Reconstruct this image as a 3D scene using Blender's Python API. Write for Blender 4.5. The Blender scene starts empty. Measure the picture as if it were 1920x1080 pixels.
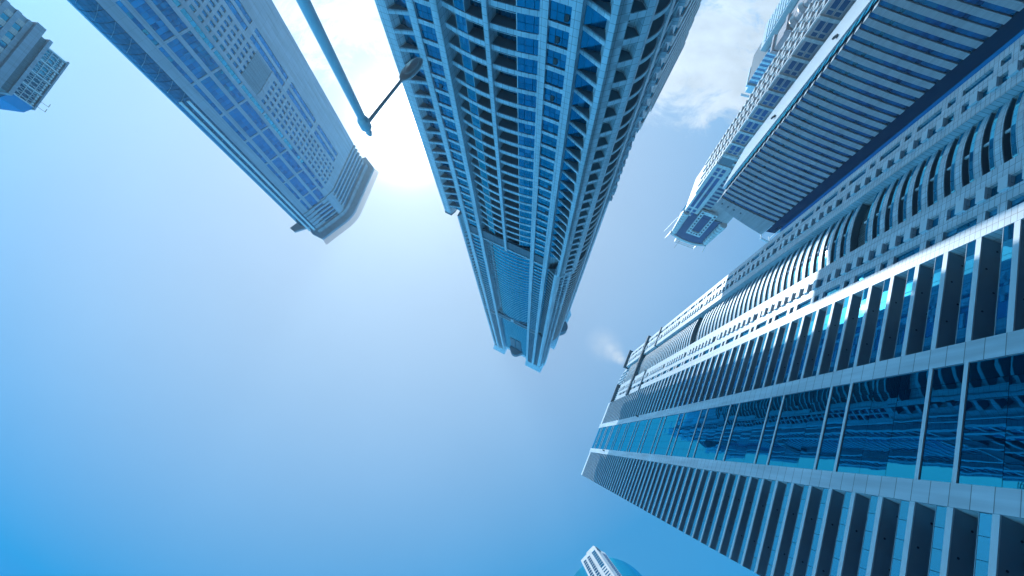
import bpy, math, random
from mathutils import Vector, Matrix
random.seed(7)
D = bpy.data
SC = bpy.context.scene
COL = SC.collection
rad = math.radians

# ------------------------------------------------------------------ camera
VX, VY, FPX = 20.0, 288.0, 770.0            # zenith vanishing point from the frame centre, focal length (1920 px wide frame)
dd = math.hypot(VX, VY); TA = math.atan2(dd, FPX); TR = math.atan2(VX, VY)
cs, sn = math.cos(TA), math.sin(TA); cr, sr = math.cos(TR), math.sin(TR)
def roll_back(v):
    return Vector((cr*v[0]+sr*v[1], -sr*v[0]+cr*v[1], v[2]))
Rv, Dv, Fv = (1,0,0), (0,cs,sn), (0,-sn,cs)
cam_right = roll_back([cr*Rv[i]+sr*Dv[i] for i in range(3)])
cam_down = roll_back([-sr*Rv[i]+cr*Dv[i] for i in range(3)])
cam_fwd = roll_back(Fv)
cd = D.cameras.new('camera'); cam = D.objects.new('camera', cd); COL.objects.link(cam)
cd.sensor_width = 36.0; cd.lens = 36.0*FPX/1920.0
cd.clip_start = 0.1; cd.clip_end = 20000
M3 = Matrix((cam_right, -cam_down, -cam_fwd)).transposed()
cam.matrix_world = Matrix.Translation((0,0,1.6)) @ M3.to_4x4()
SC.camera = cam
CAM = Vector((0,0,1.6))

# ------------------------------------------------------------------ light
SUN_AZ, SUN_EL = rad(-111.3), rad(46.0)
sun_dir = Vector((math.cos(SUN_AZ)*math.cos(SUN_EL), math.sin(SUN_AZ)*math.cos(SUN_EL), math.sin(SUN_EL)))
sl = D.lights.new('sun', 'SUN'); sl.energy = 3.9; sl.angle = rad(0.5); sl.color = (0.90, 0.97, 1.0)
so = D.objects.new('sun', sl); COL.objects.link(so); so.rotation_euler = sun_dir.to_track_quat('Z','Y').to_euler()
so.location = (0,0,600)

W = D.worlds.new('World'); SC.world = W; W.use_nodes = True
nt = W.node_tree; nt.nodes.clear()
def N(t, **kw):
    n = nt.nodes.new(t)
    for k, v in kw.items():
        if k.startswith('i_'):
            key = k[2:]; key = int(key) if key.isdigit() else key.replace('_', ' ')
            n.inputs[key].default_value = v
        else: setattr(n, k, v)
    return n
def Lk(a, b): nt.links.new(a, b)
def math_node(op, a, b=None, c=None, clamp=False):
    n = nt.nodes.new('ShaderNodeMath'); n.operation = op; n.use_clamp = clamp
    for i, x in enumerate((a, b, c)):
        if x is None: continue
        if isinstance(x, (int, float)): n.inputs[i].default_value = x
        else: nt.links.new(x, n.inputs[i])
    return n.outputs[0]
sky = N('ShaderNodeTexSky', sky_type='NISHITA', sun_disc=False, sun_elevation=SUN_EL, sun_rotation=math.pi/2-SUN_AZ,
        altitude=0.0, air_density=1.0, dust_density=0.35, ozone_density=1.5)
tint = N('ShaderNodeMix', data_type='RGBA', blend_type='MULTIPLY'); tint.inputs[0].default_value = 1
Lk(sky.outputs[0], tint.inputs[6]); tint.inputs[7].default_value = (0.40, 0.40, 0.40, 1)
geo = N('ShaderNodeTexCoord')
dot = N('ShaderNodeVectorMath', operation='DOT_PRODUCT'); Lk(geo.outputs['Generated'], dot.inputs[0]); dot.inputs[1].default_value = sun_dir
dp = math_node('MAXIMUM', dot.outputs['Value'], 0.0)
a1 = math_node('POWER', dp, 420.0); a2 = math_node('POWER', dp, 45.0); a3 = math_node('POWER', dp, 7.0)
def scaled(fac, col):
    n = N('ShaderNodeVectorMath', operation='SCALE'); n.inputs[0].default_value = col; Lk(fac, n.inputs['Scale']); return n.outputs[0]
def addv(a, b):
    n = N('ShaderNodeVectorMath', operation='ADD'); Lk(a, n.inputs[0]); Lk(b, n.inputs[1]); return n.outputs[0]
lin = math_node('MAXIMUM', math_node('SUBTRACT', dp, 0.53), 0.0)
sepz = N('ShaderNodeSeparateXYZ'); Lk(geo.outputs['Generated'], sepz.inputs[0])
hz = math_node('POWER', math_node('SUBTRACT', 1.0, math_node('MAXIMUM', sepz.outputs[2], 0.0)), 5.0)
base = N('ShaderNodeCombineXYZ', i_0=0.25, i_1=2.85, i_2=6.1)
aur = addv(addv(scaled(a1, (60, 60, 60)), scaled(a2, (1.6, 1.5, 1.2))), scaled(lin, (9.0, 6.2, 2.4)))
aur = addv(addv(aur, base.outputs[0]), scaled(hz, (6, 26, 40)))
# deeper blue low down on the side away from the sun, and a faint unevenness of the air
away = math_node('SUBTRACT', 1.0, dp); low = math_node('SUBTRACT', 1.0, math_node('MAXIMUM', sepz.outputs[2], 0.0))
deep = math_node('MINIMUM', math_node('MULTIPLY', math_node('MULTIPLY', away, away), math_node('MULTIPLY', low, low)), 0.03)
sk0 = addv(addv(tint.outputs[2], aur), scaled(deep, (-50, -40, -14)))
mxv = N('ShaderNodeVectorMath', operation='MAXIMUM'); Lk(sk0, mxv.inputs[0]); mxv.inputs[1].default_value = (0.0, 0.1, 0.2)
nz0 = N('ShaderNodeTexNoise', i_Scale=2.2, i_Detail=5.0, i_Roughness=0.55); Lk(geo.outputs['Generated'], nz0.inputs['Vector'])
unev = N('ShaderNodeVectorMath', operation='SCALE'); Lk(mxv.outputs[0], unev.inputs[0]); Lk(math_node('ADD', 0.93, math_node('MULTIPLY', nz0.outputs[0], 0.14)), unev.inputs['Scale'])
skyc = unev.outputs[0]
# thin broken cloud: a flat layer overhead, so noise is read where the view ray meets that layer
sep = N('ShaderNodeSeparateXYZ'); Lk(geo.outputs['Generated'], sep.inputs[0])
zc = math_node('MAXIMUM', sep.outputs[2], 0.06)
qx = math_node('DIVIDE', sep.outputs[0], zc); qy = math_node('DIVIDE', sep.outputs[1], zc)
cq = N('ShaderNodeCombineXYZ'); Lk(qx, cq.inputs[0]); Lk(qy, cq.inputs[1])
nz = N('ShaderNodeTexNoise', i_Scale=5.5, i_Detail=10.0, i_Roughness=0.66, i_Distortion=0.5); Lk(cq.outputs[0], nz.inputs['Vector'])
def blob(x, y, r0, r1):
    n = N('ShaderNodeVectorMath', operation='DISTANCE'); Lk(cq.outputs[0], n.inputs[0]); n.inputs[1].default_value = (x, y, 0)
    m = N('ShaderNodeMapRange', interpolation_type='SMOOTHSTEP'); Lk(n.outputs['Value'], m.inputs[0])
    m.inputs[1].default_value = r1; m.inputs[2].default_value = r0; m.inputs[3].default_value = 0; m.inputs[4].default_value = 1
    return m.outputs[0]
reg = blob(0.70, -1.45, 0.42, 0.95)
reg = math_node('MAXIMUM', reg, math_node('MULTIPLY', blob(-0.62, -1.42, 0.15, 0.60), 0.95))
reg = math_node('MAXIMUM', reg, math_node('MULTIPLY', blob(-0.40, -0.82, 0.02, 0.14), 0.75))
reg = math_node('MAXIMUM', reg, math_node('MULTIPLY', blob(-1.75, -1.35, 0.05, 0.5), 0.45))
thr = math_node('SUBTRACT', 0.82, math_node('MULTIPLY', reg, 0.53))
cl = N('ShaderNodeMapRange', interpolation_type='SMOOTHSTEP'); Lk(nz.outputs[0], cl.inputs[0]); Lk(thr, cl.inputs[1])
Lk(math_node('ADD', thr, 0.24), cl.inputs[2])
cmask = math_node('MULTIPLY', math_node('MULTIPLY', cl.outputs[0], math_node('POWER', reg, 0.6)), 0.92, clamp=True)
nz3 = N('ShaderNodeTexNoise', i_Scale=45.0, i_Detail=6.0); Lk(cq.outputs[0], nz3.inputs['Vector'])
wisp = None
for (wx, wy, wr, wk) in ((0.238, -0.188, 0.012, 0.9), (0.229, -0.199, 0.018, 0.8), (0.216, -0.212, 0.027, 0.62), (0.200, -0.226, 0.036, 0.42)):
    b_ = math_node('MULTIPLY', blob(wx, wy, 0.0, wr*1.5), wk); wisp = b_ if wisp is None else math_node('MAXIMUM', wisp, b_)
wisp = math_node('MULTIPLY', wisp, math_node('ADD', 0.25, nz3.outputs[0]), clamp=True)
cmask = math_node('MAXIMUM', cmask, wisp)
nz2 = N('ShaderNodeTexNoise', i_Scale=9.0, i_Detail=6.0); Lk(cq.outputs[0], nz2.inputs['Vector'])
cb = math_node('ADD', 4.4, math_node('MULTIPLY', nz2.outputs[0], 5.4))
cb = math_node('ADD', cb, math_node('MULTIPLY', a3, 6.0))
ccol = N('ShaderNodeVectorMath', operation='SCALE'); ccol.inputs[0].default_value = (0.92, 1.05, 1.18); Lk(cb, ccol.inputs['Scale'])
mixc = N('ShaderNodeMix', data_type='RGBA'); Lk(cmask, mixc.inputs[0]); Lk(skyc, mixc.inputs[6]); Lk(ccol.outputs[0], mixc.inputs[7])
bg = N('ShaderNodeBackground', i_Strength=0.10); Lk(mixc.outputs[2], bg.inputs[0])
wo = N('ShaderNodeOutputWorld'); Lk(bg.outputs[0], wo.inputs[0])

VS = SC.view_settings; VS.view_transform = 'Standard'; VS.look = 'None'; VS.exposure = 0.0; VS.gamma = 1.0
SC.render.engine = 'CYCLES'
CY = SC.cycles
CY.max_bounces = 7; CY.diffuse_bounces = 3; CY.glossy_bounces = 4; CY.transmission_bounces = 4; CY.volume_bounces = 0
CY.use_denoising = True; CY.caustics_reflective = False; CY.caustics_refractive = False

# ------------------------------------------------------------------ materials
def mat(name):
    m = D.materials.new(name); m.use_nodes = True
    t = m.node_tree; t.nodes.clear()
    o = t.nodes.new('ShaderNodeOutputMaterial'); p = t.nodes.new('ShaderNodeBsdfPrincipled'); t.links.new(p.outputs[0], o.inputs[0])
    return m, t, p
def tile_mat(name, c, bw=1.3, bh=0.65, joint=0.022, rough=0.45, var=0.08, jd=0.5, off=0.0):
    m, t, p = mat(name)
    uv = t.nodes.new('ShaderNodeUVMap'); uv.uv_map = 'UVMap'
    b = t.nodes.new('ShaderNodeTexBrick'); b.offset = off; b.squash = 1.0
    t.links.new(uv.outputs[0], b.inputs['Vector'])
    b.inputs['Scale'].default_value = 1.0; b.inputs['Brick Width'].default_value = bw; b.inputs['Row Height'].default_value = bh
    b.inputs['Mortar Size'].default_value = joint; b.inputs['Mortar Smooth'].default_value = 0.2; b.inputs['Bias'].default_value = 0
    b.inputs['Color1'].default_value = (*[x*(1-var) for x in c], 1); b.inputs['Color2'].default_value = (*[min(1, x*(1+var)) for x in c], 1)
    b.inputs['Mortar'].default_value = (*[x*jd for x in c], 1)
    n = t.nodes.new('ShaderNodeTexNoise'); n.inputs['Scale'].default_value = 0.9; n.inputs['Detail'].default_value = 7
    tc = t.nodes.new('ShaderNodeTexCoord'); mp = t.nodes.new('ShaderNodeMapping'); mp.inputs['Scale'].default_value = (1, 1, 0.07)
    t.links.new(tc.outputs['Object'], mp.inputs[0]); t.links.new(mp.outputs[0], n.inputs['Vector'])
    r = t.nodes.new('ShaderNodeMapRange'); t.links.new(n.outputs[0], r.inputs[0]); r.inputs[1].default_value = .3; r.inputs[2].default_value = .75
    r.inputs[3].default_value = 1.10; r.inputs[4].default_value = 0.74
    mx = t.nodes.new('ShaderNodeMix'); mx.data_type = 'RGBA'; mx.blend_type = 'MULTIPLY'; mx.inputs[0].default_value = 1
    t.links.new(b.outputs[0], mx.inputs[6]); t.links.new(r.outputs[0], mx.inputs[7])
    t.links.new(mx.outputs[2], p.inputs['Base Color']); p.inputs['Roughness'].default_value = rough
    bp = t.nodes.new('ShaderNodeBump'); bp.inputs['Strength'].default_value = 0.25; bp.inputs['Distance'].default_value = 0.02; bp.invert = True
    t.links.new(b.outputs['Fac'], bp.inputs['Height']); t.links.new(bp.outputs[0], p.inputs['Normal'])
    return m
def plain_mat(name, c, rough=0.6, var=0.12, metal=0.0, scale=0.6):
    m, t, p = mat(name)
    n = t.nodes.new('ShaderNodeTexNoise'); n.inputs['Scale'].default_value = scale; n.inputs['Detail'].default_value = 7
    tc = t.nodes.new('ShaderNodeTexCoord'); t.links.new(tc.outputs['Object'], n.inputs['Vector'])
    r = t.nodes.new('ShaderNodeMix'); r.data_type = 'RGBA'; t.links.new(n.outputs[0], r.inputs[0])
    r.inputs[6].default_value = (*[x*(1-var) for x in c], 1); r.inputs[7].default_value = (*[min(1, x*(1+var)) for x in c], 1)
    t.links.new(r.outputs[2], p.inputs['Base Color']); p.inputs['Roughness'].default_value = rough; p.inputs['Metallic'].default_value = metal
    return m
def glass_mat(name, c, refl=0.30, tintc=(0.75, 0.9, 1.0), rough=0.02, tilt=0.012, wave=0.0, wscale=0.5, var=0.6, f90=0.9, blinds=0.13):
    """Tinted facade glass: dark body under a mirror-like coat; every pane (mesh island) sits a little out of true."""
    m, t, p = mat(name)
    o = [n for n in t.nodes if n.type == 'OUTPUT_MATERIAL'][0]
    g = t.nodes.new('ShaderNodeNewGeometry')
    wn = t.nodes.new('ShaderNodeTexWhiteNoise'); wn.noise_dimensions = '1D'; t.links.new(g.outputs['Random Per Island'], wn.inputs['W'])
    sub = t.nodes.new('ShaderNodeVectorMath'); sub.operation = 'SUBTRACT'; t.links.new(wn.outputs['Color'], sub.inputs[0]); sub.inputs[1].default_value = (.5, .5, .5)
    sc = t.nodes.new('ShaderNodeVectorMath'); sc.operation = 'SCALE'; t.links.new(sub.outputs[0], sc.inputs[0]); sc.inputs['Scale'].default_value = tilt*2
    ad = t.nodes.new('ShaderNodeVectorMath'); ad.operation = 'ADD'; t.links.new(sc.outputs[0], ad.inputs[1])
    if wave > 0:
        bp = t.nodes.new('ShaderNodeBump'); bp.inputs['Strength'].default_value = wave; bp.inputs['Distance'].default_value = 0.1
        n = t.nodes.new('ShaderNodeTexNoise'); n.inputs['Scale'].default_value = wscale; n.inputs['Detail'].default_value = 2
        tc = t.nodes.new('ShaderNodeTexCoord'); av = t.nodes.new('ShaderNodeVectorMath'); av.operation = 'ADD'
        s2 = t.nodes.new('ShaderNodeVectorMath'); s2.operation = 'SCALE'; s2.inputs['Scale'].default_value = 60.0; t.links.new(wn.outputs['Color'], s2.inputs[0])
        t.links.new(tc.outputs['Object'], av.inputs[0]); t.links.new(s2.outputs[0], av.inputs[1]); t.links.new(av.outputs[0], n.inputs['Vector'])
        t.links.new(n.outputs[0], bp.inputs['Height']); t.links.new(bp.outputs[0], ad.inputs[0])
    else:
        t.links.new(g.outputs['Normal'], ad.inputs[0])
    nm = t.nodes.new('ShaderNodeVectorMath'); nm.operation = 'NORMALIZE'; t.links.new(ad.outputs[0], nm.inputs[0])
    cm = t.nodes.new('ShaderNodeMix'); cm.data_type = 'RGBA'; t.links.new(wn.outputs['Value'], cm.inputs[0])
    cm.inputs[6].default_value = (*[x*(1-var) for x in c], 1); cm.inputs[7].default_value = (*[x*(1+var) for x in c], 1)
    gt = t.nodes.new('ShaderNodeMath'); gt.operation = 'GREATER_THAN'; t.links.new(wn.outputs['Value'], gt.inputs[0]); gt.inputs[1].default_value = 1-blinds
    bm = t.nodes.new('ShaderNodeMix'); bm.data_type = 'RGBA'; t.links.new(gt.outputs[0], bm.inputs[0]); t.links.new(cm.outputs[2], bm.inputs[6])
    bm.inputs[7].default_value = (c[0]*2+.05, c[1]*1.8+.06, c[2]*1.6+.06, 1)
    t.links.new(bm.outputs[2], p.inputs['Base Color']); p.inputs['Roughness'].default_value = 0.5; p.inputs['Specular IOR Level'].default_value = 0.0
    gl = t.nodes.new('ShaderNodeBsdfGlossy'); gl.inputs['Roughness'].default_value = rough; gl.inputs['Color'].default_value = (*tintc, 1)
    t.links.new(nm.outputs[0], gl.inputs['Normal'])
    lw = t.nodes.new('ShaderNodeLayerWeight'); lw.inputs['Blend'].default_value = 0.5
    pw = t.nodes.new('ShaderNodeMath'); pw.operation = 'POWER'; t.links.new(lw.outputs['Facing'], pw.inputs[0]); pw.inputs[1].default_value = 3.5
    mr = t.nodes.new('ShaderNodeMapRange'); t.links.new(pw.outputs[0], mr.inputs[0]); mr.inputs[3].default_value = refl; mr.inputs[4].default_value = f90
    ms = t.nodes.new('ShaderNodeMixShader'); t.links.new(mr.outputs[0], ms.inputs[0]); t.links.new(p.outputs[0], ms.inputs[1]); t.links.new(gl.outputs[0], ms.inputs[2])
    t.links.new(ms.outputs[0], o.inputs[0])
    return m

MT = {}
MT['white_tile'] = tile_mat('white_tile', (0.62, 0.71, 0.77), 1.24, 0.62, 0.03, jd=0.35)
MT['panel'] = tile_mat('white_panel', (0.64, 0.73, 0.79), 60.0, 1.95, 0.045, var=0.05, jd=0.35)
MT['stone'] = tile_mat('pale_stone', (0.62, 0.74, 0.82), 1.1, 1.1, 0.03, var=0.06, jd=0.4)
MT['white'] = plain_mat('white_paint', (0.68, 0.76, 0.81), 0.5, 0.05)
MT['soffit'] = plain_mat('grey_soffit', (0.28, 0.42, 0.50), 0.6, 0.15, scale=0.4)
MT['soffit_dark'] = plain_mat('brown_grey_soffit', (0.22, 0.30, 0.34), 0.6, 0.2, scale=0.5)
MT['dark'] = plain_mat('dark_metal', (0.02, 0.04, 0.06), 0.45, 0.2)
MT['frame'] = plain_mat('window_frame_grey', (0.04, 0.08, 0.11), 0.4, 0.1)
MT['grey'] = tile_mat('louver_grey', (0.15, 0.22, 0.27), 1.2, 0.3, 0.05, var=0.1)
MT['screen'] = tile_mat('mesh_screen', (0.30, 0.33, 0.35), 0.3, 0.3, 0.07, jd=0.15)
MT['glass_r'] = glass_mat('curtain_glass', (0.001, 0.007, 0.03), 0.41, (0.03, 0.66, 1.0), 0.008, 0.012, 0.06, 0.30, 0.4, blinds=0.0)
MT['glass_c'] = glass_mat('window_glass', (0.002, 0.07, 0.15), 0.32, (0.05, 0.75, 0.95), 0.02, 0.02)
MT['glass_cu'] = glass_mat('upper_curtain_glass', (0.002, 0.11, 0.23), 0.36, (0.05, 0.78, 0.97), 0.02, 0.01)
MT['glass_fin'] = glass_mat('fin_bay_glass', (0.008, 0.09, 0.19), 0.38, (0.08, 0.66, 1.0), 0.02, 0.02, var=0.5)
MT['glass_bal'] = glass_mat('balcony_glass', (0.015, 0.13, 0.24), 0.26, (0.12, 0.72, 1.0), 0.03, 0.02)
MT['glass_lc'] = glass_mat('curved_end_glass', (0.02, 0.09, 0.16), 0.14, (0.2, 0.75, 1.0), 0.05, 0.006, var=0.3, blinds=0.0)
MT['glass_l'] = glass_mat('pale_tower_glass', (0.003, 0.13, 0.29), 0.30, (0.06, 0.72, 1.0), 0.03, 0.03)
MT['glass_b'] = glass_mat('banded_tower_glass', (0.002, 0.045, 0.13), 0.12, (0.06, 0.65, 1.0), 0.03, 0.05, var=0.9)
MT['glass_d'] = glass_mat('dark_strip_glass', (0.001, 0.005, 0.02), 0.03, (0.1, 0.6, 1.0), 0.03, 0.004, blinds=0.0)
MT['glass_e'] = glass_mat('blue_strip_glass', (0.001, 0.045, 0.14), 0.08, (0.05, 0.65, 1.0), 0.03, 0.004, blinds=0.0)
MT['beige'] = tile_mat('pale_cladding', (0.36, 0.44, 0.53), 3.0, 3.6, 0.03, var=0.03)
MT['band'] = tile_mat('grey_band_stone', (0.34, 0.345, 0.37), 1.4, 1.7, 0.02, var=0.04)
MT['pink'] = tile_mat('pink_stone', (0.46, 0.36, 0.37), 1.0, 0.5, 0.02)
MT['cream'] = tile_mat('cream_stone', (0.62, 0.60, 0.60), 1.0, 0.6, 0.02)
MT['pale'] = tile_mat('pale_pink_stone', (0.78, 0.76, 0.78), 1.2, 0.6, 0.02)
MT['louver_blue'] = tile_mat('blue_grey_louver', (0.22, 0.34, 0.43), 1.2, 0.3, 0.05, var=0.1)
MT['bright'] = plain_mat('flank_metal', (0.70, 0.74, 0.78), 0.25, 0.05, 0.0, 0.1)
MT['pole'] = plain_mat('galvanised_steel', (0.62, 0.75, 0.82), 0.5, 0.12, 0.2, 3.0)
MT['lens'] = plain_mat('lamp_lens', (0.72, 0.76, 0.8), 0.2, 0.1, 0.0, 6.0)
MT['ground'] = tile_mat('grey_paving', (0.13, 0.15, 0.165), 1.2, 0.6, 0.02)
MT['asphalt'] = plain_mat('asphalt', (0.05, 0.05, 0.052), 0.8, 0.25, 0.0, 2.0)

# ------------------------------------------------------------------ mesh helpers
class G:
    """One mesh under construction, in its building's own metres: x along the facade, o outwards, z up."""
    def __init__(s, sgn=1): s.v = []; s.f = []; s.m = []; s.mats = []; s.sgn = sgn
    def mi(s, m):
        if m not in s.mats: s.mats.append(m)
        return s.mats.index(m)
    def hull(s, base, top, m):
        """closed prism between two rings of (x,o,z) of equal length"""
        k = s.mi(m); n = len(base); b0 = len(s.v)
        a = sum(base[i][0]*base[(i+1) % n][1]-base[(i+1) % n][0]*base[i][1] for i in range(n))*s.sgn
        if a < 0: base = base[::-1]; top = top[::-1]
        s.v += [(p[0], s.sgn*p[1], p[2]+1.6) for p in base] + [(p[0], s.sgn*p[1], p[2]+1.6) for p in top]
        s.f.append(tuple(b0+i for i in range(n-1, -1, -1))); s.f.append(tuple(b0+n+i for i in range(n)))
        for i in range(n): j = (i+1) % n; s.f.append((b0+i, b0+j, b0+n+j, b0+n+i))
        s.m += [k]*(n+2)
    def prism(s, poly, z0, z1, m):
        s.hull([(x, o, z0) for x, o in poly], [(x, o, z1) for x, o in poly], m)
    def box(s, x0, x1, o0, o1, z0, z1, m):
        s.prism([(x0, o0), (x1, o0), (x1, o1), (x0, o1)], z0, z1, m)
    def band(s, outer, inner, z0, z1, m):
        """ring strip between two plan polylines, one closed piece per segment run"""
        k = s.mi(m); n = len(outer); b0 = len(s.v)
        sg = (outer[1][0]-outer[0][0])*(inner[0][1]-outer[0][1])-(outer[1][1]-outer[0][1])*(inner[0][0]-outer[0][0])
        if sg*s.sgn < 0: outer = outer[::-1]; inner = inner[::-1]
        for z in (z0, z1):
            for L in (outer, inner): s.v += [(p[0], s.sgn*p[1], z+1.6) for p in L]
        A, B, C_, D_ = b0, b0+n, b0+2*n, b0+3*n
        for i in range(n-1):
            s.f += [(A+i, A+i+1, C_+i+1, C_+i), (B+i+1, B+i, D_+i, D_+i+1), (C_+i, C_+i+1, D_+i+1, D_+i), (A+i+1, A+i, B+i, B+i+1)]
            s.m += [k]*4
        s.f += [(A, C_, D_, B), (A+n-1, B+n-1, D_+n-1, C_+n-1)]; s.m += [k]*2
    def extr(s, xz, o0, o1, m):
        """profile in x,z pushed from o0 to o1"""
        k = s.mi(m); n = len(xz); b0 = len(s.v)
        a = sum(xz[i][0]*xz[(i+1) % n][1]-xz[(i+1) % n][0]*xz[i][1] for i in range(n))
        if a*s.sgn*(o1-o0) > 0: xz = xz[::-1]
        s.v += [(x, s.sgn*o0, z+1.6) for x, z in xz]+[(x, s.sgn*o1, z+1.6) for x, z in xz]
        s.f.append(tuple(b0+i for i in range(n-1, -1, -1))); s.f.append(tuple(b0+n+i for i in range(n)))
        for i in range(n): j = (i+1) % n; s.f.append((b0+i, b0+j, b0+n+j, b0+n+i))
        s.m += [k]*(n+2)
    def cyl(s, x, o, r, z0, z1, m, n=16, r1=None, ox=0.0, oo=0.0):
        r1 = r if r1 is None else r1
        s.hull([(x+r*math.cos(2*math.pi*i/n), o+r*math.sin(2*math.pi*i/n), z0) for i in range(n)],
               [(x+ox+r1*math.cos(2*math.pi*i/n), o+oo+r1*math.sin(2*math.pi*i/n), z1) for i in range(n)], m)
    def merge(s, g):
        b0 = len(s.v); s.v += g.v; mp = [s.mi(m) for m in g.mats]
        s.f += [tuple(i+b0 for i in f) for f in g.f]; s.m += [mp[k] for k in g.m]
    def obj(s, name, parent=None):
        me = D.meshes.new(name); me.from_pydata(s.v, [], s.f)
        for m in s.mats: me.materials.append(MT[m])
        me.polygons.foreach_set('material_index', s.m)
        uvl = me.uv_layers.new(name='UVMap'); uv = [0.0]*(2*len(me.loops))
        V = s.v
        for p in me.polygons:
            nx, ny, nz = p.normal
            h = math.hypot(nx, ny)
            for li in p.loop_indices:
                x, y, z = V[me.loops[li].vertex_index]
                if abs(nz) > 0.8 or h < 1e-6: uv[2*li] = x; uv[2*li+1] = y
                else: uv[2*li] = (-ny*x+nx*y)/h; uv[2*li+1] = z
        uvl.data.foreach_set('uv', uv); me.update()
        o = D.objects.new(name, me); COL.objects.link(o)
        if parent: o.parent = parent
        return o

class Bld:
    """A building: an Empty at its base; every part a mesh of its own. Past 100 of one kind the rest is one 'stuff' part."""
    def __init__(s, name, label, cat, loc, theta, sgn=1, group=None):
        s.root = D.objects.new(name, None); COL.objects.link(s.root)
        s.root.location = (loc[0], loc[1], 0); s.root.rotation_euler = (0, 0, theta)
        s.root['label'] = label; s.root['category'] = cat
        if group: s.root['group'] = group
        s.root.empty_display_size = 5
        s.mw = Matrix.Translation((loc[0], loc[1], 0)) @ Matrix.Rotation(theta, 4, 'Z')
        s.sgn = sgn; s.kinds = {}; s.labels = {}
    def item(s, kind):
        g = G(s.sgn); s.kinds.setdefault(kind, []).append(g); return g
    def done(s):
        for kind, L in s.kinds.items():
            L = [g for g in L if g.v]
            if len(L) > 100:
                def size(g):
                    xs = [v[0] for v in g.v]; ys = [v[1] for v in g.v]; zs = [v[2] for v in g.v]
                    c = Vector((sum(xs)/len(xs), sum(ys)/len(ys), sum(zs)/len(zs)))
                    r = Vector((max(xs)-min(xs), max(ys)-min(ys), max(zs)-min(zs))).length
                    w = s.mw @ c - CAM
                    f = w.dot(cam_fwd)
                    px, py = 770*w.dot(cam_right)/max(f, .01), 770*w.dot(cam_down)/max(f, .01)
                    ins = f > 0 and abs(px) < 980 and abs(py) < 560
                    return r/w.length*(1 if ins else 0.02)
                L = sorted(L, key=size, reverse=True)
                rest = G(s.sgn)
                for g in L[100:]: rest.merge(g)
                o = rest.obj(kind, s.root); o['kind'] = 'stuff'
                L = L[:100]
            for g in L: g.obj(kind, s.root)

def panes(g, x0, x1, o0, o1, z0, z1, nx, nz, m, gap=0.05):
    w = (x1-x0)/nx; h = (z1-z0)/nz
    for i in range(nx):
        for j in range(nz):
            g.box(x0+i*w+gap/2, x0+(i+1)*w-gap/2, o0, o1, z0+j*h+gap/2, z0+(j+1)*h-gap/2, m)
def frange(a, b, s):
    out = []
    while a < b-1e-6: out.append(a); a += s
    return out
def arc(x0, x1, oend, obulge, n=12):
    """plan polyline from x0 to x1: ends at oend, middle at obulge"""
    return [(x0+(x1-x0)*t/n, oend+(obulge-oend)*(1-(2*t/n-1)**2)) for t in range(n+1)]
def off(pl, d):
    """shift a polyline by d along o"""
    return [(x, o+d) for x, o in pl]
def sub_pl(pl, xa, xb, n=6):
    """part of a polyline between x=xa and x=xb"""
    def at(x):
        for (p, q) in zip(pl[:-1], pl[1:]):
            if p[0]-1e-6 <= x <= q[0]+1e-6:
                t = (x-p[0])/(q[0]-p[0]); return p[1]+t*(q[1]-p[1])
        return pl[-1][1] if x > pl[-1][0] else pl[0][1]
    return [(xa+(xb-xa)*i/n, at(xa+(xb-xa)*i/n)) for i in range(n+1)]
def poly_panes(g, pl, z0, z1, m, thick=0.08, gap=0.04, nz=1):
    """one glass pane per plan segment"""
    h = (z1-z0)/nz
    for (a, b) in zip(pl[:-1], pl[1:]):
        L = math.hypot(b[0]-a[0], b[1]-a[1]); ux, uo = (b[0]-a[0])/L, (b[1]-a[1])/L
        nx, no = -uo, ux
        if no > 0: nx, no = -nx, -no
        p, q = (a[0]+ux*gap/2, a[1]+uo*gap/2), (b[0]-ux*gap/2, b[1]-uo*gap/2)
        for j in range(nz):
            g.prism([p, q, (q[0]+nx*thick, q[1]+no*thick), (p[0]+nx*thick, p[1]+no*thick)], z0+j*h+gap/2, z0+(j+1)*h-gap/2, m)

def structure(name, g):
    o = g.obj(name); o['kind'] = 'structure'; return o

# ------------------------------------------------------------------ ground
g = G(); g.v = [(-3000, -3000, 0), (3000, -3000, 0), (3000, 3000, 0), (-3000, 3000, 0)]; g.f = [(0, 1, 2, 3)]; g.m = [g.mi('ground')]
structure('ground', g)
g = G(); g.v = [(-30, -400, .004), (-14, -400, .004), (14, 400, .004), (-2, 400, .004)]; g.f = [(0, 1, 2, 3)]; g.m = [g.mi('asphalt')]
structure('road', g)

def build_haze():
    m = D.materials.new('haze'); m.use_nodes = True; t = m.node_tree; t.nodes.clear()
    o = t.nodes.new('ShaderNodeOutputMaterial'); v = t.nodes.new('ShaderNodeVolumePrincipled')
    v.inputs['Color'].default_value = (0.58, 0.85, 0.98, 1); v.inputs['Density'].default_value = HAZE; v.inputs['Anisotropy'].default_value = 0.52
    t.links.new(v.outputs[0], o.inputs['Volume'])
    g = G(); g.mats = ['haze']; MT['haze'] = m
    g.box(-420, 420, -560, 420, -2.6, 372, 'haze')
    ob = g.obj('haze'); ob['kind'] = 'stuff'
HAZE = 0.0003
if HAZE > 0: build_haze()

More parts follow.
